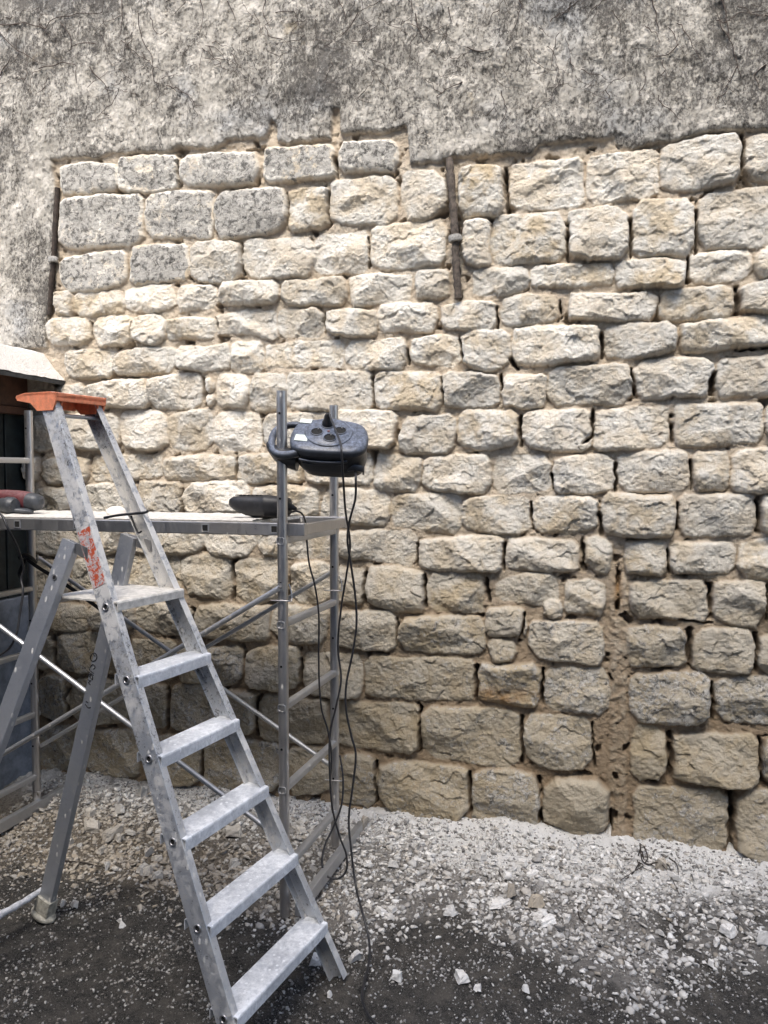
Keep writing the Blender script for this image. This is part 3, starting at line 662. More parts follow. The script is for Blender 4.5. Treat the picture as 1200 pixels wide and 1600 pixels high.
CH = [(857, 1440, 38, .35, (.0, .0), "pale blue grey flat flake beside the tan chunk, right of centre in the rubble"),
      (838, 1410, 32, .8, (.2, .9), "tan ochre chunk standing up behind the pale blue grey flake"),
      (800, 1395, 30, .9, (.75, .5), "brown grey lump left of the tan ochre chunk in the rubble"),
      (720, 1527, 36, .5, (.0, .05), "long white chip lying on the dark ground right of the hanging cables"),
      (746, 1545, 20, .7, (.0, .0), "small white chip touching the end of the long white chip"),
      (620, 1527, 24, .9, (.0, .0), "pointed white chip on dark ground just right of the cable end"),
      (822, 1545, 24, .5, (.2, .0), "bluish rounded pebble alone on the dark ground at lower right"),
      (1135, 1455, 42, .6, (.1, .0), "broad pale slab in the rubble patch at far right"),
      (1192, 1470, 36, .9, (.0, .0), "white block cut by the right edge of the photo"),
      (1112, 1507, 16, .9, (.0, .0), "small white lump on dark soil below the far right patch"),
      (780, 1413, 44, .3, (.05, .1), "flat white plate of stone lying left of the brown grey lump"),
      (700, 1425, 30, .6, (.25, .0), "grey white angular chip at the left end of the white dust band"),
      (223, 1240, 22, 1.0, (.55, .1), "round grey cobble at the wall foot behind the step ladder"),
      (186, 1268, 24, .9, (.35, .05), "upright grey block in the heap between ladder leg and stile"),
      (177, 1305, 44, .5, (.3, .55), "big tan slab in the heap between the ladder's legs"),
      (143, 1293, 40, .4, (.2, .5), "flat tan plate beside the rear ladder leg"),
      (366, 1300, 44, .4, (.3, .4), "broad smooth flake under the third tread of the ladder"),
      (224, 1360, 34, .5, (.15, .3), "kite shaped pale flake left of the near ladder stile"),
      (248, 1368, 26, .6, (.15, .3), "leaning pale flake touching the near ladder stile"),
      (117, 1414, 22, .6, (.0, .25), "cream chip just right of the plastered ladder foot"),
      (98, 1412, 14, .8, (.3, .0), "small grey chip between the ladder foot and the cream chip"),
      (190, 1443, 28, .3, (.0, .15), "thin white curved sliver right of the plastered ladder foot"),
      (595, 1425, 26, .5, (.0, .0), "white wedge right of the loop of cable"),
      (557, 1450, 24, .5, (.25, .3), "pale brown flake left of the long cable"),
      (556, 1498, 34, .6, (.3, .0), "grey streaked block by the cable near the ladder's far foot"),
      (493, 1503, 26, .7, (.1, .0), "twin white lumps under the lowest tread"),
      (582, 1275, 16, 1.0, (.15, .1), "small grey stone at the wall foot right of the scaffold post"),
      (570, 1290, 26, 1.0, (.6, .6), "brown hollow lump at the wall foot beside the scaffold base bar"),
      (500, 1392, 28, .9, (.15, .75), "yellowish cobble between scaffold post and base bar"),
      (1034, 1352, 26, .9, (.3, .7), "tan pebble at the wall foot left of the dark roots"),
      (1052, 1372, 34, .4, (.35, .0), "grey plate at the wall foot right of the dark roots"),
      (515, 1555, 14, 1.0, (.0, .0), "tiny white lump on the dark ground below the ladder's far foot")]
for i, (x, y, w, hh, c, lab) in enumerate(CH): chunk(x, y, w, hh, c, lab, seed=i)
r2 = np.random.default_rng(77)
for i in range(70):
    x, y = r2.uniform(560, 1150), r2.uniform(1340, 1480)
    if i % 2: x, y = r2.uniform(60, 480), r2.uniform(1265, 1375)
    g = at_z(x, y, .02)
    if dust_mask(np.array([g.x]), np.array([g.y]))[0] < .5: continue
    chunk(x, y, r2.uniform(15, 30), r2.uniform(.35, .8), (r2.uniform(0, .4), .1 if x > 500 else r2.uniform(.2, .6)),
          "hand sized pale angular stone flake lying among the rubble", "loose stone flakes in the rubble heap", seed=200 + i)

# ------------------------------------------------------------------ shed at the left with its roof eave
def build_shed():
    D = -N                                                        # into the wall
    T = N                                                         # towards the camera
    corner = wall_pt(50, 900)
    sc = (corner - W0).dot(U)
    base = W0 + U * sc
    def P(a, t, z): return base + U * a + T * t + Vector((0, 0, z))  # a: right of the facade, t: out from the wall
    root = empty("shed", P(-.5, .6, 0))
    tag(root, "low shed with dust covered eave and dark green boards at the left edge", "shed")
    L = 3.4  # run on out of view to block light from the lower left
    m = MB(); m.box(P(-.06, L / 2, .43), U * .06, T * (L / 2), Vector((0, 0, .50))); 
    
    m.build("wall", M['shedwall'], root, .004)
    for k in range(24):
        m = MB(); m.box(P(-.055, .06 + k * .14, 1.39), U * (.022 if k % 2 else .026), T * .066, Vector((0, 0, .46))); m.build("shutter_board", M['shutter'], root, .003)
    m = MB(); m.box(P(-.045, L / 2, 1.945), U * .045, T * (L / 2), Vector((0, 0, .085)))
    m.box(P(-.03, L / 2, 1.84), U * .045, T * (L / 2), Vector((0, 0, .018)))
    m.build("lintel_beam", M['wood'], root, .004)
    # roof: slab rising to the left from the eave
    e = wall_pt(100, 597); ea = (e - base).dot(U); ez = e.z
    slope = .20; n = 90; k = 200; wl = 1.3
    X, Y = np.meshgrid(np.linspace(0, 1, n), np.linspace(0, 1, k)); V = []
    X = X ** 1.8; up = fbm(X * 14, Y * 30, 301, 5); up2 = worley_planes(X * 34, Y * 60, 303)
    for j in range(k):
        for i in range(n):
            a = ea - X[j, i] * wl + (.012 * up[j, 0] if i == 0 else 0); t = Y[j, i] * L - .03
            edge = min(1, X[j, i] / .03)
            x = X[j, i] * wl
            V.append(P(a, t, ez + .006 + min(x, .12) * 1.15 + max(0, x - .12) * slope + .012 * up[j, i] + .006 * up2[j, i]))
    V = np.array([tuple(v) for v in V])
    o = grid_mesh("dust_layer", V, n, k, {}, M['dustroof']); o.parent = root; o.matrix_parent_inverse = Matrix.Translation(-root.location)
    m = MB(); c0 = P(ea - wl / 2, L / 2 - .03, ez + wl / 2 * slope); sv = (U * -1 + Vector((0, 0, slope))).normalized(); sn = (U * slope + Vector((0, 0, 1))).normalized()
    m.box(c0 - sn * .006, sv * (wl / 2 * math.sqrt(1 + slope ** 2)), T * (L / 2), sn * .009)
    m.build("roof", M['slate'], root)
build_shed()
# unseen wall added behind the camera to block low sky and soft sun
m = MB(); m.box((-.5, -2.6, 4.2), (5.5, 0, 0), (0, .15, 0), (0, 0, 4.2)); tag(m.build("sky_blocker", M['shedwall']), "unseen wall added behind the camera to shade the yard", kind="structure")

# ------------------------------------------------------------------ iron pipes let into the wall
def wall_pipe(pts, r, mat, label, collar_at, name="rusty_pipe"):
    root = empty(name, wall_pt(*pts[0][:2], .0)); tag(root, label, "pipe")
    pp = spline([wall_pt(x, y, o) for x, y, o in pts], 10)
    rs = [r * (1 + random.uniform(-.22, .22)) for i in range(len(pp))]
    m = MB(); m.tube(pp, rs, 12); m.build("tube", mat, root)
    c = wall_pt(*collar_at); d = (wall_pt(collar_at[0] + 1, collar_at[1] + 10, collar_at[2]) - c).normalized()
    m = MB(); m.tube([c - d * .014, c - d * .012, c + d * .012, c + d * .014], [r * 1.15, r * 1.75, r * 1.75, r * 1.2], 14)
    m.box(c + N * .004 + U * r * 1.5, U * .008, N * .006, Vector((0, 0, .008))); m.build("collar", M['collar'], root, .001)
wall_pipe([(702, 248, .012), (706, 300, .024), (710, 350, .026), (712, 400, .024), (716, 466, .018)], .0155, M['oldpipe'], "rusty flaking iron pipe standing in a joint in the middle of the wall top", (711, 373, .026))
wall_pipe([(90, 294, .0), (87, 345, .006), (84, 400, .012), (80, 450, .008), (78, 492, .002)], .013, M['rust'], "dark rusty iron pipe in the slot at the left edge of the stones", (83, 406, .014))

# ------------------------------------------------------------------ dead creeper on the render and roots at the wall foot
def wander(n, x0, x1, y0, y1, seed):
    r = random.Random(seed); out = []
    for _ in range(n):
        x, y = r.uniform(x0, x1), r.uniform(y0, y1); a = r.uniform(.9, 2.2) if r.random() < .65 else r.uniform(-.5, .7); p = [(x, y)]
        for k in range(r.randint(3, 8)):
            a += r.gauss(0, .45); st = r.uniform(6, 15); x += st * math.cos(a); y += st * math.sin(a); p.append((x, y))
        out.append(p)
        if r.random() < .5 and len(p) > 4: q = p[len(p) // 2]; out.append([q, (q[0] + r.uniform(-14, 14), q[1] + r.uniform(3, 14)), (q[0] + r.uniform(-22, 22), q[1] + r.uniform(12, 26))])
    return out
def creeper(name, label, paths, mat, rad, cat, off=.022, extra=()):
    paths = paths + list(extra); first = len(paths) - len(extra)
    root = empty(name, wall_pt(*paths[0][0], off)); tag(root, label, cat)
    for ip, p in enumerate(paths):
        m = MB(); rk = rad if ip < first else rad * random.uniform(.35, .75)
        q = []
        for i in range(len(p) - 1):
            (x0, y0), (x1, y1) = p[i], p[i + 1]; k = max(2, int(math.hypot(x1 - x0, y1 - y0) / 10))
            for t in range(k): q.append((x0 + (x1 - x0) * t / k + random.uniform(-1.6, 1.6), y0 + (y1 - y0) * t / k + random.uniform(-1.6, 1.6)))
        q.append(p[-1])
        pp = spline([wall_pt(x, y, off + random.uniform(-.002, .003)) for x, y in q], 3); n = len(pp)
        m.tube(pp, [rk * (1.15 - .75 * i / n) for i in range(n)], 5); m.build("stem", mat, root)
    return root
creeper("dead_creeper", "dead creeper stems crossing the render at the top left", [
    [(-20, 40), (40, 36), (70, 45), (85, 28), (120, 22), (160, 20), (162, -10)], [(0, 50), (18, 72), (45, 90), (70, 100)], [(95, 35), (110, 58), (112, 75), (102, 82)],
    [(150, 70), (130, 66), (110, 74)], [(60, 108), (95, 98), (118, 102), (120, 130)], [(0, 118), (12, 100), (18, 88)], [(140, 105), (165, 135), (172, 160)]], M['vine'], .0024, "creeper", extra=wander(34, -20, 330, -10, 150, 1))
creeper("dead_creeper", "thin dead creeper hanging from the top edge left of centre", [
    [(312, -20), (316, 20), (313, 50)], [(215, 20), (220, 60), (235, 85), (240, 120)], [(415, -10), (412, 20), (423, 45)], [(525, -10), (540, 25), (536, 48)], [(190, -10), (192, 30), (185, 60)], [(560, 20), (545, 45), (530, 58)], [(355, 0), (368, 32)], [(440, 60), (420, 55), (415, 40), (425, 30)]], M['vine'], .0020, "creeper", extra=wander(34, 330, 700, -10, 120, 2))
creeper("dead_creeper", "tangle of dead creeper coming down the render at top right", [
    [(1125, -20), (1135, 20), (1140, 60), (1150, 95), (1158, 120)], [(1015, -10), (1025, 20), (1030, 50)], [(810, -20), (815, 10), (803, 45)], [(650, 20), (655, 45), (662, 62)], [(1140, 60), (1128, 45), (1120, 20)], [(1195, 100), (1180, 118), (1186, 140)], [(730, 75), (750, 80), (770, 76)], [(700, 10), (706, 35)], [(1060, 70), (1045, 85), (1020, 88)]], M['vine'], .0024, "creeper", extra=wander(40, 700, 1220, -10, 150, 3))

def ground_tubes(name, label, cat, paths, rad, mat, lift=.006):
    g0 = at_z(*paths[0][0][:2], .05); root = empty(name, g0); tag(root, label, cat)
    for p in paths:
        pts = []; m = MB()
        for x, y, dz in p:
            g = at_z(x, y, .03)
            for _ in range(3): g = at_z(x, y, float(ground_h(np.array([g.x]), np.array([g.y]))[0]) + dz)
            pts.append(g)
        pp = spline(pts, 6); n = len(pp); m.tube(pp, [rad * (1.2 - .8 * i / n) for i in range(n)], 6); m.build("strand", mat, root)
ground_tubes("dark_roots", "clump of charred black roots poking out at the wall foot on the right", "roots", [
    [(1000, 1318, .04), (1004, 1345, .02), (1020, 1352, .01), (1026, 1360, .006)], [(1003, 1330, .03), (1010, 1350, .02), (1030, 1348, .03), (1045, 1365, .02), (1056, 1385, .006), (1062, 1400, .003)],
    [(1001, 1325, .04), (996, 1345, .02), (1005, 1352, .01), (990, 1362, .008), (968, 1376, .004)], [(1004, 1335, .02), (998, 1350, .01), (980, 1372, .006), (950, 1372, .003)],
    [(1030, 1348, .02), (1044, 1352, .016), (1052, 1370, .01)], [(1006, 1322, .03), (1012, 1338, .02), (1009, 1348, .01)], [(1045, 1340, .02), (1058, 1352, .01), (1060, 1375, .006)]], .0026, M['rootm'])
ground_tubes("dry_twig", "thin dark twig lying in the heap beside the near ladder stile", "twig", [[(252, 1265, .02), (249, 1278, .016), (236, 1282, .012), (230, 1298, .006)]], .0035, M['rootm'])
ground_tubes("dry_twig", "long thin twig lying across the soil below the heap at left", "twig", [[(95, 1345, .006), (130, 1348, .008), (165, 1356, .006), (190, 1358, .004)]], .0025, M['rootm'])
ground_tubes("dry_twig", "short curled twig in the dust right of the yellowish chunks", "twig", [[(902, 1418, .006), (906, 1434, .01), (916, 1442, .006), (924, 1446, .004)]], .003, M['rootm'])

# ------------------------------------------------------------------ scaffold
FR = Vector((-.3445, 2.60, 0)); RR = Vector((-.199, 3.06, 0)); RL = Vector((-1.58, 3.43, 0)); FL = RL + (FR - RR)
ZR = [.163 + .286 * i for i in range(6)]
UP = Vector((0, 0, 1))
def build_scaffold():
    root = empty("scaffold", (FR + RL) / 2); tag(root, "low aluminium tube scaffold with braces standing against the wall", "scaffold")
    dd = (RR - FR).normalized()
    al = (RR - RL).normalized()
    for p, top in ((FR, 1.812), (RR, 1.805), (RL, 1.815), (FL, 1.815)):
        m = MB(); r, ri = .0178, .0155
        gz = .0
        n = 20; ring = []
        zs = [gz, top]
        vs = []
        for rad in (r, ri):
            for zz in zs: vs += [p + Vector((math.cos(2 * math.pi * k / n) * rad, math.sin(2 * math.pi * k / n) * rad, zz)) for k in range(n)]
        fs = [(k, (k + 1) % n, n + (k + 1) % n, n + k) for k in range(n)] + [(2 * n + (k + 1) % n, 2 * n + k, 3 * n + k, 3 * n + (k + 1) % n) for k in range(n)]
        m.add(vs, fs, True); m.add(vs, [(n + k, n + (k + 1) % n, 3 * n + (k + 1) % n, 3 * n + k) for k in range(n)])
        o = m.build("post", M['scaf'], root)
        # small drilled pin holes halfway between the rungs, on the outer side
        out = -dd if (p is FR or p is FL) else -dd
        for z0 in [zz + .143 for zz in ZR]:
            if z0 < top - .02:
                m2 = MB(); c = p + out * (r - .0022) + UP * z0; m2.tube([c, c + out * .003], .0045, 10); m2.build("pin_hole", M['hole'], o)
    for a, b in ((FR, RR), (FL, RL)):
        for i, zz in enumerate(ZR):
            m = MB(); e = .0195
            w, h2 = .0135, .0125
            pr = []
            for k in range(16):
                an = 2 * math.pi * (k + .5) / 16; c_, s_ = math.cos(an), math.sin(an)
                pr.append((math.copysign(abs(c_) ** .45, c_) * w, math.copysign(abs(s_) ** .45, s_) * h2))
            ex = dd.cross(UP).normalized()
            m.prism(pr, a - dd * e + UP * zz, b + dd * e + UP * zz, ex, UP, cap=False, smooth=True)
            m.prism([(x * .82, y * .82) for x, y in pr][::-1], a - dd * e + UP * zz, b + dd * e + UP * zz, ex, UP, cap=False, smooth=True)
            vs = [a - dd * e + UP * zz + ex * x + UP * y for x, y in pr] + [a - dd * e + UP * zz + ex * x * .82 + UP * y * .82 for x, y in pr]
            m.add(vs, [(k, (k + 1) % 16, 16 + (k + 1) % 16, 16 + k) for k in range(16)])
            o = m.build("rung", M['scafd'], root)
            m = MB(); m.box(a - dd * (e - .006) + UP * zz, ex * w * .8, dd * .001, UP * h2 * .8); m.build("rung_hollow", M['hole'], o)
    # long base bars, standing a little outside the posts
    off = al * .062
    for s0, a in ((1, FR), (1, FL)):
        p0 = a + off * s0 + UP * .045 - dd * .03; p1 = p0 + dd * .66
        if a is FL: p0, p1 = a + UP * .035 - dd * .03 + al * .02, a + UP * .035 + dd * .72 + al * .02
        m = MB(); m.box((p0 + p1) / 2, (p1 - p0) / 2, dd.cross(UP) * .013, UP * .024); m.build("base_bar", M['scafd'], root, .003)
    for (p, q, z0, z1) in ((FR, FL, .295, 1.15), (FR, FL, 1.15, .295), (RR, RL, .315, 1.155), (RR, RL, 1.148, .29)):
        o = (dd * -.022) if p is FR else (dd * .022)
        if z0 > z1: o = o * 1.0
        else: o = o * 1.9
        a = p + o + UP * z0; b = q + o + UP * z1
        m = MB(); m.tube([a, b], .0095, 14); br = m.build("brace", M['scafd'], root)
        for c in (a, b):
            m = MB(); m.box(c - o * .3, al * .010, dd * .004, UP * .014); m.tube([c - o * .6, c + o * .5], .005, 8)
            m.build("hook", M['scaf'], br)
    # wire clip pins
    for c, zz in ((FR, 1.105), (RR, 1.07), (RR, .30), (RL, .10)):
        q = c + UP * zz; m = MB()
        m.tube(spline([q - al * .034 - dd * .022, q - al * .005 - dd * .0225, q + al * .026 - dd * .02, q + al * .034 - dd * .006, q + al * .030 + UP * .03, q + al * .022 + UP * .055], 6), .0024, 6)
        m.build("wire_clip", M['scaf'], root)
build_scaffold()

# deck lying on the scaffold rungs
def build_deck():
    dd = (RR - FR).normalized(); al = (RR - RL).normalized()
    root = empty("scaffold_deck", (FR + RL) / 2 + UP * 1.33); tag(root, "long dust covered walkway resting across the scaffold rungs", "walkway")
    zb = 1.3215; H = .044
    f0, f1 = FR + dd * .034 + al * .070, FL + dd * .034 - al * .15
    r0, r1 = RR - dd * .030 + al * .062, RL - dd * .030 - al * .15
    for a, b in ((f0, f1), (r0, r1)):
        m = MB(); m.box((a + b) / 2 + UP * (zb + H / 2), (b - a) / 2, dd * .0115, UP * H / 2); o = m.build("side_beam", M['scaf'], root, .003)
        ln = (a - b).length; d2 = (b - a).normalized(); k = 0
        if a is f0:
            pos = on_plane(430, 826, a - dd * .0115, dd); s0 = (pos - a).dot(d2)
            while s0 + k * .262 < ln - .05:
                c = a + d2 * (s0 + k * .262) - dd * .0117 + UP * (zb + H / 2)
                m = MB()
                for sgn in (-1, 1):
                    m.box(c + d2 * sgn * .0125 - dd * .001, d2 * .0018, dd * .002, UP * .0140); m.box(c + UP * sgn * .0125 - dd * .001, d2 * .0107, dd * .0019, UP * .0018)
                oo = m.build("rung_socket", M['scafd'], o); m = MB(); m.box(c, d2 * .0105, dd * .0012, UP * .0105); m.build("socket_hollow", M['hole'], o); k += 1
    m = MB(); a, b = f0 - al * .012 + dd * .0125, r0 - al * .012 - dd * .0125
    m.box((a + b) / 2 + UP * (zb + .022), al * .011, (b - a) / 2, UP * .018); m.build("end_bar", M['scaf'], root, .003)
    # boards with a crust of plaster dust
    n, k = 260, 22; X, Y = np.meshgrid(np.linspace(0, 1, n), np.linspace(0, 1, k)); a0, b0 = f0 - al * .20, f1
    wid = (RR - FR).length - .058
    lump = fbm(X * 40, Y * 9, 401, 4); big = np.clip(fbm(X * 14, Y * 4, 405, 3), 0, 1)
    V = []
    for j in range(k):
        for i in range(n):
            p = a0 + (b0 - a0) * X[j, i] + dd * (Y[j, i] * wid)
            ed = min(Y[j, i], 1 - Y[j, i]) * 12
            V.append(tuple(p + UP * (zb + H + .0045 + min(1, ed) * (.004 + .004 * lump[j, i] + .008 * big[j, i]))))
    o = grid_mesh("dust_crust", np.array(V), n, k, {}, M['dustboard']); o.parent = root; o.matrix_parent_inverse = Matrix.Translation(-root.location)
    for j in range(3):
        m = MB(); y0 = wid * (j + .5) / 3; p = (a0 + b0) / 2 + dd * y0 + UP * (zb + H - .003)
        m.box(p, (b0 - a0) / 2, dd * (wid / 6 - .002), UP * .006)
        m.build("board", M['dustboard'], root)
build_deck()

# ------------------------------------------------------------------ step ladder
LC = Vector((-.23958, 2.0563, 0)); PHI = 1.1285; LW = Vector((math.cos(PHI), math.sin(PHI), 0)); LB = Vector((-math.sin(PHI), math.cos(PHI), 0)); TAN = .46364
def stile(side, z):
    w = .4939 + (.26395 - .4939) * z / 1.3
    return LC + LB * (TAN * z) + LW * (side * w / 2) + UP * z
def build_ladder():
    root = empty("step_ladder", LC + LB * .3); tag(root, "tall paint splattered aluminium step ladder with orange top in the foreground", "ladder")
    ztop = 1.745
    # stiles: C channels, web outside
    for sgn in (-1, 1):
        p0, p1 = stile(sgn, 0), stile(sgn, ztop); ax = (p1 - p0).normalized()
        ey = (LB - ax * LB.dot(ax)).normalized(); ex = LW - ax * LW.dot(ax) - ey * LW.dot(ey); ex = ex.normalized() * -sgn   # ex points inwards
        d, wf, t = .0285, .025, .0025
        pr = [(0, -d), (wf, -d), (wf, -d + t), (t, -d + t), (t, d - t), (wf, d - t), (wf, d), (0, d)]
        if sgn > 0: pr = pr[::-1]
        m = MB(); m.prism(pr, p0 - ey * 0, p1, ex, ey); o = m.build("stile", M['ladder'], root, .0012)
        # eyelets where the treads are riveted through
        for i in range(6):
            z = .15634 + .2017 * i; c = stile(sgn, z) - ex * .0008
            if i == 5: c = stile(sgn, z - .008)
            n = 18; vs = []
            for rad, h in ((.0115, 0), (.0112, .003), (.0075, .003), (.007, -.002)):
                vs += [c - ex * h + (ax * math.cos(2 * math.pi * k / n) + ey * math.sin(2 * math.pi * k / n)) * rad for k in range(n)]
            m = MB(); m.add(vs, [(r * n + k, r * n + (k + 1) % n, (r + 1) * n + (k + 1) % n, (r + 1) * n + k) for r in range(3) for k in range(n)], True)
            oo = m.build("eyelet", M['scaf'], o)
            m = MB(); vs = [c - ex * .0006 + (ax * math.cos(2 * math.pi * k / n) + ey * math.sin(2 * math.pi * k / n)) * .0078 for k in range(n)]; m.add(vs, [tuple(range(n))]); m.build("eyelet_hollow", M['hole'], o)
        if sgn < 0:
            m = MB()
            zc = [on_plane(x, y, p0, LW).z for x, y in ((150, 835), (180, 930))]
            a, b = stile(-1, zc[0]), stile(-1, zc[1])
            m.box((a + b) / 2 - ex * .0006, (b - a) / 2, ey * .024, ex * .0006); m.build("torn_label", M['redlabel'], o)
        m = MB(); f = p0
        if sgn < 0: m.box(f + UP * .012 + ex * .012, ex * .017, ey * .036, ax * .012); m.build("rubber_foot", M['dgrey'], o, .004)
    # treads
    for i in range(5):
        z = .15634 + .2017 * i; a, b = stile(-1, z), stile(1, z); ins = LW * .004; a, b = a + ins, b - ins
        f = LB * -.040; bk = LB * .048; up = UP * .012
        m = MB(); th = .0028; n = 26
        L = (b - a)
        # top sheet with rounded nose and a turned down lip in front and behind
        prof = [(-.040, -.022), (-.040, .006), (-.0385, .0105), (-.035, .012), (.043, .012), (.0465, .0105), (.048, .006), (.048, -.018), (.0455, -.018), (.0455, .0075), (.043, .0092), (-.035, .0092), (-.0375, .0075), (-.0375, -.022)]
        m.prism(prof, a, b, LB, UP)
        m.build("tread", M['tread'], root, .0006)
    z = .15634 + .2017 * 5; a, b = stile(-1, z) + LW * .004, stile(1, z) - LW * .004
    prof = [(-.045, -.018), (-.045, .004), (-.042, .009), (.215, .009), (.218, .004), (.218, -.016), (.214, -.016), (.214, .004), (-.041, .004), (-.041, -.018)]
    m = MB(); m.prism(prof, a, b, LB, UP); m.build("platform", M['dustboard'], root, .001)
    # rear legs
    ff = at_z(68, 1432, .0)
    for sgn in (1, -1):
        ztl = 1.335
        top = stile(sgn, ztl) + LB * .075 + LW * (-sgn * .012)
        foot = ff if sgn > 0 else ff - LW * .50
        ax = (top - foot).normalized(); ey = (LB - ax * LB.dot(ax)).normalized(); ex = ax.cross(ey)
        fo = foot + ax * .028
        m = MB(); m.prism([(-.012, -.029), (.012, -.029), (.012, .029), (-.012, .029)], fo, top, ex, ey); o = m.build("rear_leg", M['legs'], root, .003)
        m = MB(); m.prism([(-.020, -.032), (.020, -.032), (.022, 0), (.020, .032), (-.020, .032), (-.022, 0)], foot + UP * .006, foot + ax * .075, ex, ey)
        n = 20; vs = []
        for rad, z2 in ((1.0, 0), (1.12, .006), (1.1, .014), (.9, .020)):
            vs += [foot + ex * math.cos(2 * math.pi * k / n) * .030 * rad + ey * math.sin(2 * math.pi * k / n) * .044 * rad * (1 + .06 * math.sin(k * 3.1)) + UP * z2 for k in range(n)]
        m.add(vs, [(r * n + k, r * n + (k + 1) % n, (r + 1) * n + (k + 1) % n, (r + 1) * n + k) for r in range(3) for k in range(n)] + [tuple(range(3 * n, 4 * n))], True)
        m.build("rubber_foot", M['rubberfoot'], o, .003)
        # bracket joining leg and stile
        st_ = stile(sgn, ztl - .02); m = MB(); m.box((top + st_) / 2 - ax * .012, (top - st_) * .5, LW * .0022, UP * .018); m.build("hinge_plate", M['scaf'], root, .001)
        if sgn < 0:
            c = on_plane(60, 938, foot, LW); m = MB(); q = foot + ax * (c - foot).dot(ax) - ex * .0122 * (1 if ex.dot(LW) > 0 else -1)
            s_ = -1 if ex.dot(LW) > 0 else 1
            m.tube([q, q + ex * s_ * .003], .0085, 14); o2 = m.build("eyelet", M['scaf'], o); m = MB(); m.tube([q + ex * s_ * .002, q + ex * s_ * .0034], .0055, 14); m.build("eyelet_hollow", M['hole'], o)
        else:
            # handwriting in black marker on the leg
            pn = ex if ex.dot(LW) < 0 else -ex
            p_0 = foot + pn * .0128
            def w(*pts): return [on_plane(110 + x * .0687, 1000 + y * .0687, p_0, pn) for x, y in pts]
            m = MB()
            strokes = [w(*[(530 + 72 * math.cos(t) * (1 + .1 * math.sin(t)) - 12 * math.sin(t), 390 + 92 * math.sin(t)) for t in np.linspace(-2.4, 3.9, 20)]), w((505, 310), (565, 375)),
                       w((452, 625), (475, 590), (505, 555)), w((505, 555), (545, 580), (560, 625), (540, 655), (515, 658)), w((395, 715), (450, 750), (525, 810)), w((428, 650), (450, 700), (500, 735), (535, 760)),
                       w((395, 800), (450, 850), (500, 910)), w((395, 800), (460, 780), (505, 850), (500, 910)), w((450, 850), (455, 790)), w((395, 900), (460, 930)), w((460, 930), (405, 965)), w((405, 965), (455, 1020)),
                       w((340, 1460), (400, 1540), (460, 1535)), w((350, 1395), (400, 1420))]
            for s_ in strokes:
                m = MB(); m.tube(spline(s_, 4), .0014, 6); m.build("marker_stroke", M['ink'], o)
    # bar tying the rear legs together
    a = at_z(78, 1384, .085) - LW * .0; b = a - LW * .55
    pp = [a + (b - a) * (i / 30) + Vector((0, 0, random.uniform(-.002, .002))) for i in range(31)]
    m = MB(); m.tube(pp, [.0105 + random.uniform(-.0015, .0025) for _ in pp], 12); m.build("tie_bar", M['whitebar'], root)
    # top cap
    a, b = stile(-1, ztop), stile(1, ztop)
    a, b = a - LW * .006, b + LW * .006
    m = MB()
    prof = [(-.043, .026), (-.020, .034), (.09, .034), (.126, .027), (.129, .020), (.122, .016), (.09, .025), (-.030, .025), (-.038, .014), (-.043, .014)]
    m.prism(prof, a, b, LB, UP)
    for q, s_ in ((a, 1), (b, -1)):
        side = [(-.045, .031), (.09, .031), (.128, .024), (.123, .012), (.065, .002), (.038, -.022), (-.027, -.022), (-.038, .0)]
        m.prism(side, q, q + LW * s_ * .006, LB, UP)
        m.prism([(x * .98, y) for x, y in side], q + LW * s_ * .026, q + LW * s_ * .030, LB, UP)
    m.box((a + b) / 2 + LB * -.040 + UP * .018, (b - a) / 2, LB * .003, UP * .013)
    m.box((a + b) / 2 + LB * .06 + UP * .008, (b - a) / 2 - LW * .03, LB * .003, UP * .018)
    m.build("top_tray", M['orange'], root, .002)
    a2, b2 = stile(-1, ztop - .035), stile(1, ztop - .035); m = MB(); m.tube([a2, b2], .0065, 12); m.build("top_rod", M['scafd'], root)
build_ladder()

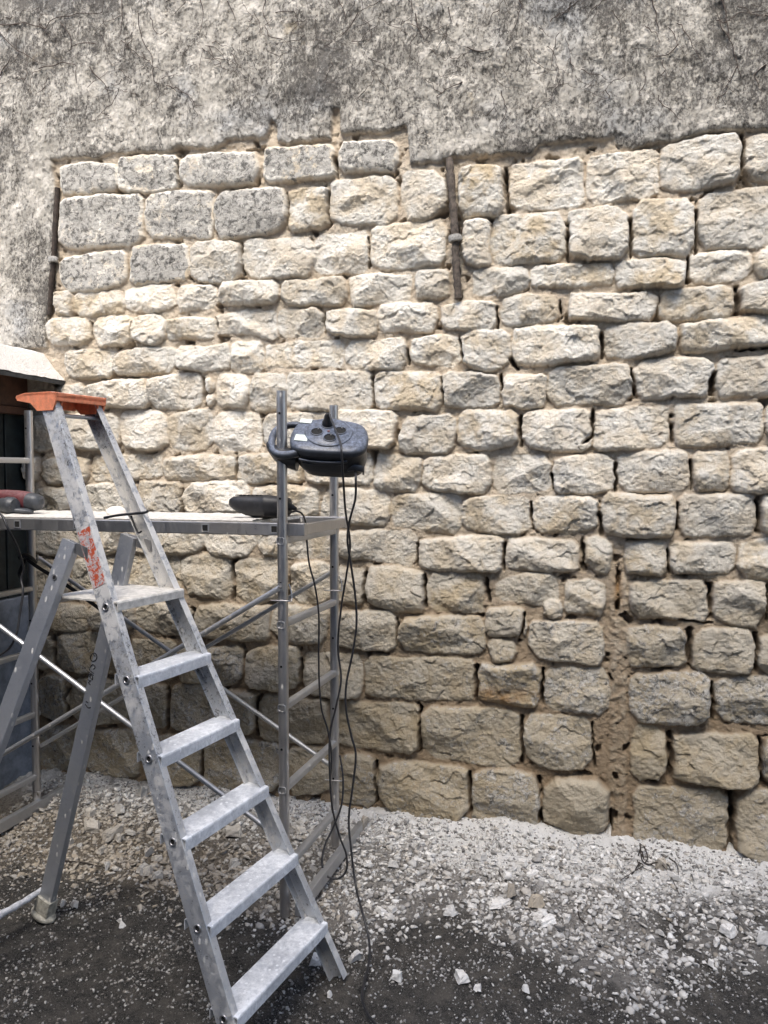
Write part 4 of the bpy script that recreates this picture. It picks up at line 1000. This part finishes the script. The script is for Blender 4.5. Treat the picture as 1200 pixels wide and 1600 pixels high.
# ------------------------------------------------------------------ cable reel hooked on the scaffold post
def build_reel():
    c = at_depth(513.5, 677, 2.615); el = math.radians(52)
    nz = Vector((.04, -math.cos(el), math.sin(el))).normalized(); lx = Vector((1, .0, -.055)); lx = (lx - nz * lx.dot(nz)).normalized(); ly = nz.cross(lx)
    root = empty("cable_reel", c - nz * .06); tag(root, "dusty black plastic cable reel with four sockets hooked on the scaffold post", "cable reel")
    def L(x, y, z=0): return c + lx * x + ly * y + nz * z
    def ring(sc, z, dx=0, dy=0, n=56):
        out = []
        for k in range(n):
            t = 2 * math.pi * k / n; cx, sx = math.cos(t), math.sin(t)
            x = math.copysign(abs(cx) ** .5, cx); y = math.copysign(abs(sx) ** .58, sx)
            rx = .136 if x > 0 else .128; ry = .086 if y > 0 else .106
            # the back right corner is cut away
            if x > 0 and y > 0: rx *= 1 - .10 * y
            if y > 0 and x < 0: rx *= 1 - .12 * y
            out.append(L((x * rx) * sc[0] + dx, (y * ry) * sc[1] + dy, z))
        return out
    n = 56
    rings = [ring((.02, .02), .0035), ring((.60, .60), .0035), ring((.90, .90), .001), ring((.97, .97), -.004), ring((1, 1), -.012), ring((1.0, 1.0), -.022)]
    m = MB(); vs = sum(rings, [])
    m.add(vs, [(r * n + k, (r + 1) * n + k, (r + 1) * n + (k + 1) % n, r * n + (k + 1) % n) for r in range(len(rings) - 1) for k in range(n)] + [tuple(range(n))], True)
    cover = m.build("cover", M['reelp'], root)
    rings = [ring((.99, .985), -.021), ring((.96, .96), -.030), ring((.95, .96), -.05, .002), ring((.90, .95), -.085, .010), ring((.80, .90), -.112, .018), ring((.6, .6), -.126, .02), ring((.02, .02), -.128, .02)]
    m = MB(); vs = sum(rings, []); m.add(vs, [(r * n + k, (r + 1) * n + k, (r + 1) * n + (k + 1) % n, r * n + (k + 1) % n) for r in range(len(rings) - 1) for k in range(n)], True)
    body = m.build("body", M['reelb'], root)
    m = MB()
    for k_, (r1, z1) in enumerate(((.0, 0),)):
        m.tube([L(.09 * math.sin(t) - .01, -.101 - .006 * math.cos(t * 1.2), -.034 - .010 * math.cos(t)) for t in np.linspace(-1.1, 1.1, 20)], .0045, 8)
        m.tube([L(.08 * math.sin(t) - .01, -.099, -.050 - .010 * math.cos(t)) for t in np.linspace(-1.0, 1.0, 20)], .003, 8)
    m.build("rib", M['reelp'], body)
    # cable outlet at the lower right
    m = MB(); o0 = L(.098, -.080, -.075); fw = (-ly * .8 - nz * .6).normalized(); sd_ = lx; upv = fw.cross(sd_).normalized()
    arc = [(-.030, -.028)] + [(.030 * math.cos(t), .024 * math.sin(t)) for t in np.linspace(math.pi, 0, 14)] + [(.030, -.028)]
    if upv.z < 0: upv = -upv
    inn = [(x * .78, y * .78 - .002) for x, y in arc]
    vs = [o0 + sd_ * x + upv * y for x, y in arc] + [o0 + fw * .020 + sd_ * x + upv * y for x, y in arc] + [o0 + fw * .020 + sd_ * x + upv * y for x, y in inn] + [o0 + fw * .002 + sd_ * x + upv * y for x, y in inn]
    q = len(arc); m.add(vs, [(r * q + k, r * q + k + 1, (r + 1) * q + k + 1, (r + 1) * q + k) for r in range(3) for k in range(q - 1)], True)
    outlet = m.build("cable_outlet", M['reelp'], body); m = MB(); m.add([o0 + fw * .004 + sd_ * x + upv * y for x, y in inn], [tuple(range(q))]); m.build("outlet_hollow", M['hole'], body)
    # socket disc
    m = MB(); k2 = 48; vs = []
    for rad, z in ((.082, .0036), (.0805, .0062), (.077, .0075), (.074, .0058), (.072, .0075), (.0005, .0082)): vs += [L(rad * math.cos(2 * math.pi * k / k2), rad * math.sin(2 * math.pi * k / k2), z) for k in range(k2)]
    m.add(vs, [(r * k2 + k, r * k2 + (k + 1) % k2, (r + 1) * k2 + (k + 1) % k2, (r + 1) * k2 + k) for r in range(5) for k in range(k2)], True)
    m.build("socket_disc", M['reelp'], cover)
    for an in (100, 190, 280, 10):
        t = math.radians(an); x0, y0 = .040 * math.cos(t), .038 * math.sin(t); m = MB(); vs = []
        for rad, z in ((.0225, .0078), (.0222, .0105), (.0195, .0108), (.0190, .0088), (.0005, .0086)): vs += [L(x0 + rad * math.cos(2 * math.pi * k / 28), y0 + rad * math.sin(2 * math.pi * k / 28), z) for k in range(28)]
        m.add(vs[:84], [(r * 28 + k, r * 28 + (k + 1) % 28, (r + 1) * 28 + (k + 1) % 28, (r + 1) * 28 + k) for r in range(2) for k in range(28)], True); so = m.build("socket", M['reelp'], cover)
        m = MB(); m.add(vs[84:], [(k, (k + 1) % 28, 28 + (k + 1) % 28, 28 + k) for k in range(28)]); m.build("socket_well", M['hole'], cover)
        m = MB(); pz = L(x0 + .004, y0 + .009, .0088); m.tube([pz, pz + nz * .006], .0022, 8); m.build("earth_pin", M['scaf'], cover)
    m = MB(); m.box(L(0, 0, .0092), lx * .004, ly * .004, nz * .0012); m.build("red_switch", M['red'], cover)
    for (x0, y0, w, h2) in ((-.083, .060, .020, .012), (-.088, -.040, .0215, .017)):
        m = MB(); m.box(L(x0, y0, .0042), (lx - ly * .05) * w, (ly + lx * .08) * h2, nz * .0008); m.build("sticker", M['sticker'], cover)
    # handle loop passing round the post
    hp = spline([L(-.105, .060, -.014), L(-.135, .062, -.018), L(-.168, .054, -.022), L(-.188, .030, -.028), L(-.193, -.010, -.034), L(-.186, -.050, -.040), L(-.165, -.078, -.042), L(-.128, -.088, -.036), L(-.095, -.085, -.026)], 6)
    m = MB(); m.tube(hp, [.011 + .004 * k / len(hp) for k in range(len(hp))], 16); m.build("handle", M['reelp'], root)
    # underside horn between handle and body
    m = MB(); loft(m, [(L(x, y, z), lx * .004 + ly * w, nz * h_ - ly * .2 * h_) for x, y, z, w, h_ in ((-.206, -.022, -.040, .008, .008), (-.198, -.034, -.046, .016, .018), (-.175, -.052, -.056, .026, .028), (-.145, -.062, -.064, .032, .036), (-.10, -.062, -.072, .036, .044))], 18, .8)
    m.build("handle_horn", M['reelb'], root)
    return L, lx, ly, nz
def loft(m, secs, seg=20, pw=.75):
    """secs: centre, half-width vector, half-height vector"""
    vs = []
    for c, a, b in secs:
        for k in range(seg):
            t = 2 * math.pi * k / seg; x, y = math.cos(t), math.sin(t)
            vs.append(Vector(c) + Vector(a) * math.copysign(abs(x) ** pw, x) + Vector(b) * math.copysign(abs(y) ** pw, y))
    n = len(secs)
    m.add(vs, [(i * seg + k, i * seg + (k + 1) % seg, (i + 1) * seg + (k + 1) % seg, (i + 1) * seg + k) for i in range(n - 1) for k in range(seg)], True)
    m.add([vs[k] for k in range(seg)] + [vs[(n - 1) * seg + k] for k in range(seg)], [tuple(range(seg))[::-1], tuple(range(seg, 2 * seg))])
RL_, rlx, rly, rnz = build_reel()

def cable(name, label, pts, r=.0036, plug=None, mat='cable'):
    root = empty(name, Vector(pts[0])); tag(root, label, "cable")
    m = MB(); m.tube(spline(pts, 8), r, 8); m.build("cord", M[mat], root)
    if plug:
        m = MB(); m.tube(*plug); m.build("plug", M['black'], root)
    return root
def cp(L): return [at_depth(x, y, Y) for x, y, Y in L]
# plugged in at the top socket, then down to a loop by the scaffold base
s0 = RL_(.040 * math.cos(math.radians(100)), .038 * math.sin(math.radians(100)), .010)
pt = [s0 + rnz * .030 + rly * .004, s0 + rnz * .046 + rlx * .006 - rly * .004, s0 + rnz * .040 + rlx * .016 - rly * .03]
cable("power_cable", "black cable plugged into the reel hanging down to a loop by the scaffold base",
      pt + cp([(531, 690, 2.50), (534, 712, 2.475), (537, 760, 2.53), (540, 800, 2.60), (547, 850, 2.66), (541, 900, 2.70), (533, 950, 2.74), (528, 1010, 2.78), (533, 1060, 2.78), (526, 1100, 2.78), (516, 1145, 2.78), (515, 1200, 2.76), (519, 1260, 2.76), (530, 1305, 2.76), (541, 1335, 2.76), (541, 1360, 2.76), (528, 1373, 2.76), (510, 1368, 2.78), (503, 1348, 2.80), (508, 1320, 2.83), (522, 1290, 2.86), (534, 1255, 2.88), (536, 1215, 2.90), (531, 1180, 2.92)]), .0038,
      plug=([s0, s0 + rnz * .012, s0 + rnz * .020, s0 + rnz * .034, s0 + rnz * .044 + rly * .001], [.017, .018, .013, .011, .006], 14))
cable("power_cable", "long black cable leaving the reel's lower outlet and trailing off over the ground",
      [RL_(.098, -.098, -.085)] + cp([(556, 748, 2.53), (555, 780, 2.56), (546, 815, 2.60), (543, 845, 2.62), (548, 880, 2.64), (555, 930, 2.66), (557, 975, 2.67), (551, 1020, 2.68), (541, 1070, 2.68), (541, 1110, 2.68), (549, 1150, 2.68), (556, 1180, 2.68), (551, 1230, 2.68), (545, 1280, 2.68), (549, 1330, 2.66), (556, 1385, 2.62)]) + [at_z(x, y, z) for x, y, z in ((566, 1425, .08), (576, 1465, .035), (577, 1500, .018), (570, 1530, .013), (566, 1560, .011), (575, 1585, .010), (592, 1610, .010), (600, 1660, .010))], .0040)
cable("power_cable", "black cable dropping behind the front scaffold post from the black tool",
      cp([(455, 800, 2.74), (464, 799, 2.72), (472, 803, 2.74), (477, 815, 2.80), (479, 840, 2.80), (483, 880, 2.80), (492, 915, 2.80), (498, 960, 2.80), (498, 1020, 2.80), (499, 1070, 2.80), (503, 1110, 2.80), (512, 1140, 2.80), (518, 1180, 2.80), (516, 1225, 2.80), (520, 1270, 2.80)]), .0034)

# ------------------------------------------------------------------ black tool on the deck
def build_tool():
    al = (RR - RL).normalized(); dd = (RR - FR).normalized()
    c = on_plane(407, 815, FR + dd * .14, dd); c.z = 1.378
    root = empty("angle_tool", c); tag(root, "black rubbery power tool body lying on the dusty walkway by the post", "power tool")
    def P(x, y, z): return c + al * x + dd * y + UP * z
    m = MB(); secs = []
    for x, w, zl, zh in ((-.118, .006, .046, .056), (-.114, .020, .036, .066), (-.100, .030, .026, .074), (-.08, .036, .016, .077), (-.05, .040, .005, .078), (-.02, .041, .0, .078), (.02, .041, .0, .078), (.026, .043, -.001, .080), (.034, .043, -.001, .080), (.040, .041, .0, .078), (.085, .040, .0, .075), (.108, .034, .006, .070), (.114, .02, .015, .06)):
        secs.append((P(x, 0, (zl + zh) / 2), dd * w, UP * (zh - zl) / 2))
    loft(m, secs, 24, .7); m.build("body", M['black'], root)
    m = MB(); loft(m, [(P(.112, 0, .04), dd * .016, UP * .016), (P(.125, 0, .036), dd * .010, UP * .010), (P(.140, 0, .030), dd * .006, UP * .006)], 14); m.build("cord_sleeve", M['black'], root)
    for k in range(7):
        m = MB(); x = -.085 + k * .016; m.box(P(x, 0, .0785), al * .003, dd * .022, UP * .0016); m.build("grip_rib", M['black'], root, .001)
build_tool()

# red rotary hammer at the left end of the deck
def build_drill():
    al = (RR - RL).normalized(); dd = (RR - FR).normalized()
    c = on_plane(10, 806, FL + dd * .17, dd); c.z = 1.378
    root = empty("rotary_hammer", c); tag(root, "dusty dark red rotary hammer lying on the walkway at the left edge", "power tool")
    def P(x, y, z): return c + al * x + dd * y + UP * z
    m = MB(); secs = []
    for x, y, w, zl, zh in ((-.20, .03, .03, .03, .085), (-.10, .03, .034, .03, .090), (-.02, .03, .036, .028, .092), (.03, .028, .038, .020, .090), (.07, .025, .040, .010, .086), (.10, .022, .040, .006, .080)):
        secs.append((P(x, y, (zl + zh) / 2), dd * w, UP * (zh - zl) / 2))
    loft(m, secs, 24, .75); m.build("housing", M['red'], root)
    m = MB(); loft(m, [(P(.098, .022, .043), dd * .0405, UP * .0375), (P(.125, .020, .043), dd * .036, UP * .034), (P(.145, .018, .044), dd * .028, UP * .025), (P(.152, .018, .045), dd * .012, UP * .012)], 24, .8); m.build("end_cap", M['dgrey'], root)
    ax0 = P(.085, -.045, .032)
    m = MB(); secs = []
    for s, r in ((.0, .026), (.012, .033), (.035, .034), (.04, .030), (.06, .030), (.064, .026), (.085, .025), (.09, .018), (.12, .015)):
        secs.append((ax0 - al * s, dd * r, UP * r))
    loft(m, secs, 22, 1.0); ch = m.build("chuck", M['dgrey'], root)
    m = MB(); m.tube([ax0 - al * .12, ax0 - al * .30], .009, 12); m.build("drill_bit", M['scaf'], root)
    m = MB(); loft(m, [(P(.06, -.03, .012), dd * .03, UP * .012), (P(.11, -.02, .010), dd * .028, UP * .010), (P(.135, -.015, .006), dd * .01, UP * .005)], 14); m.build("side_grip", M['dgrey'], root)
build_drill()
cable("power_cable", "black cable looping down from the red rotary hammer beside the left scaffold post",
      cp([(-30, 800, 2.88), (0, 803, 2.86), (12, 825, 2.84), (25, 850, 2.88), (33, 872, 2.92), (37, 890, 2.94), (33, 905, 2.94), (36, 925, 2.92), (31, 960, 2.90), (26, 990, 2.88), (12, 1015, 2.88), (-20, 1030, 2.88), (-60, 1025, 2.88)]), .0045)
def strap():
    root = empty("black_strap", at_depth(38, 875, 3.36)); tag(root, "black strap knotted round the left scaffold post and stretched to the right", "strap")
    p = cp([(34, 905, 3.36), (30, 896, 3.35), (37, 880, 3.36), (41, 874, 3.37), (60, 887, 3.37), (100, 912, 3.38), (130, 933, 3.39), (160, 955, 3.40), (190, 978, 3.42)])
    m = MB(); pp = spline(p, 6)
    for a, b in zip(pp[:-1], pp[1:]): 
        d = b - a; s_ = d.cross(N).normalized() * .0085; m.add([a - s_, b - s_ , b + s_, a + s_, a - s_ - N * .003, b - s_ - N * .003, b + s_ - N * .003, a + s_ - N * .003], [(0, 1, 2, 3), (7, 6, 5, 4), (0, 4, 5, 1), (3, 2, 6, 7), (0, 3, 7, 4), (1, 5, 6, 2)])
    m.build("webbing", M['black'], root)
    m = MB(); m.tube(spline(cp([(31, 872, 3.39), (38, 868, 3.385), (48, 872, 3.385), (56, 880, 3.40)]), 6), .011, 10); m.build("knot", M['black'], root)
strap()
def tie():
    sp = stile(1, 1.30)
    q = on_plane(200, 803, sp, LW)
    root = empty("black_tie", q); tag(root, "black strap tied around the far ladder stile above the walkway", "strap")
    L = [(163, 809, .02), (185, 805, .0), (205, 803, -.03), (225, 801, -.034), (231, 799, -.03)]
    pts = [on_plane(x, y, sp - LW * .034 + LW * 0, LW) for x, y, o in L]
    m = MB(); pp = spline(pts, 6); m.tube(pp, .0042, 8)
    m.tube(spline([on_plane(x, y, sp - LW * .03, LW) for x, y in ((205, 806), (210, 820), (216, 832), (221, 830))], 5), .003, 8)
    m.build("webbing", M['black'], root)
tie()
# lump of plaster on the deck
def lump():
    dd = (RR - FR).normalized(); c = on_plane(183, 806, FR + dd * .20, dd); c.z = 1.372
    m = MB(); vs = []; n = 20
    for i in range(8):
        t = i / 7 * math.pi / 2
        for k in range(n):
            a = 2 * math.pi * k / n; r = math.cos(t) * (1 + .16 * math.sin(3 * a + i) + random.uniform(-.06, .06)); vs.append(Vector((.048 * r * math.cos(a), .035 * r * math.sin(a), .034 * math.sin(t) * (1 + random.uniform(-.08, .08)))))
    m.add(vs, [(i * n + k, i * n + (k + 1) % n, (i + 1) * n + (k + 1) % n, (i + 1) * n + k) for i in range(7) for k in range(n)], True)
    o = m.build("plaster_lump", M['plaster_lump']); o.location = c; tag(o, "white lump of plaster on the walkway behind the far ladder stile", "plaster")
lump()
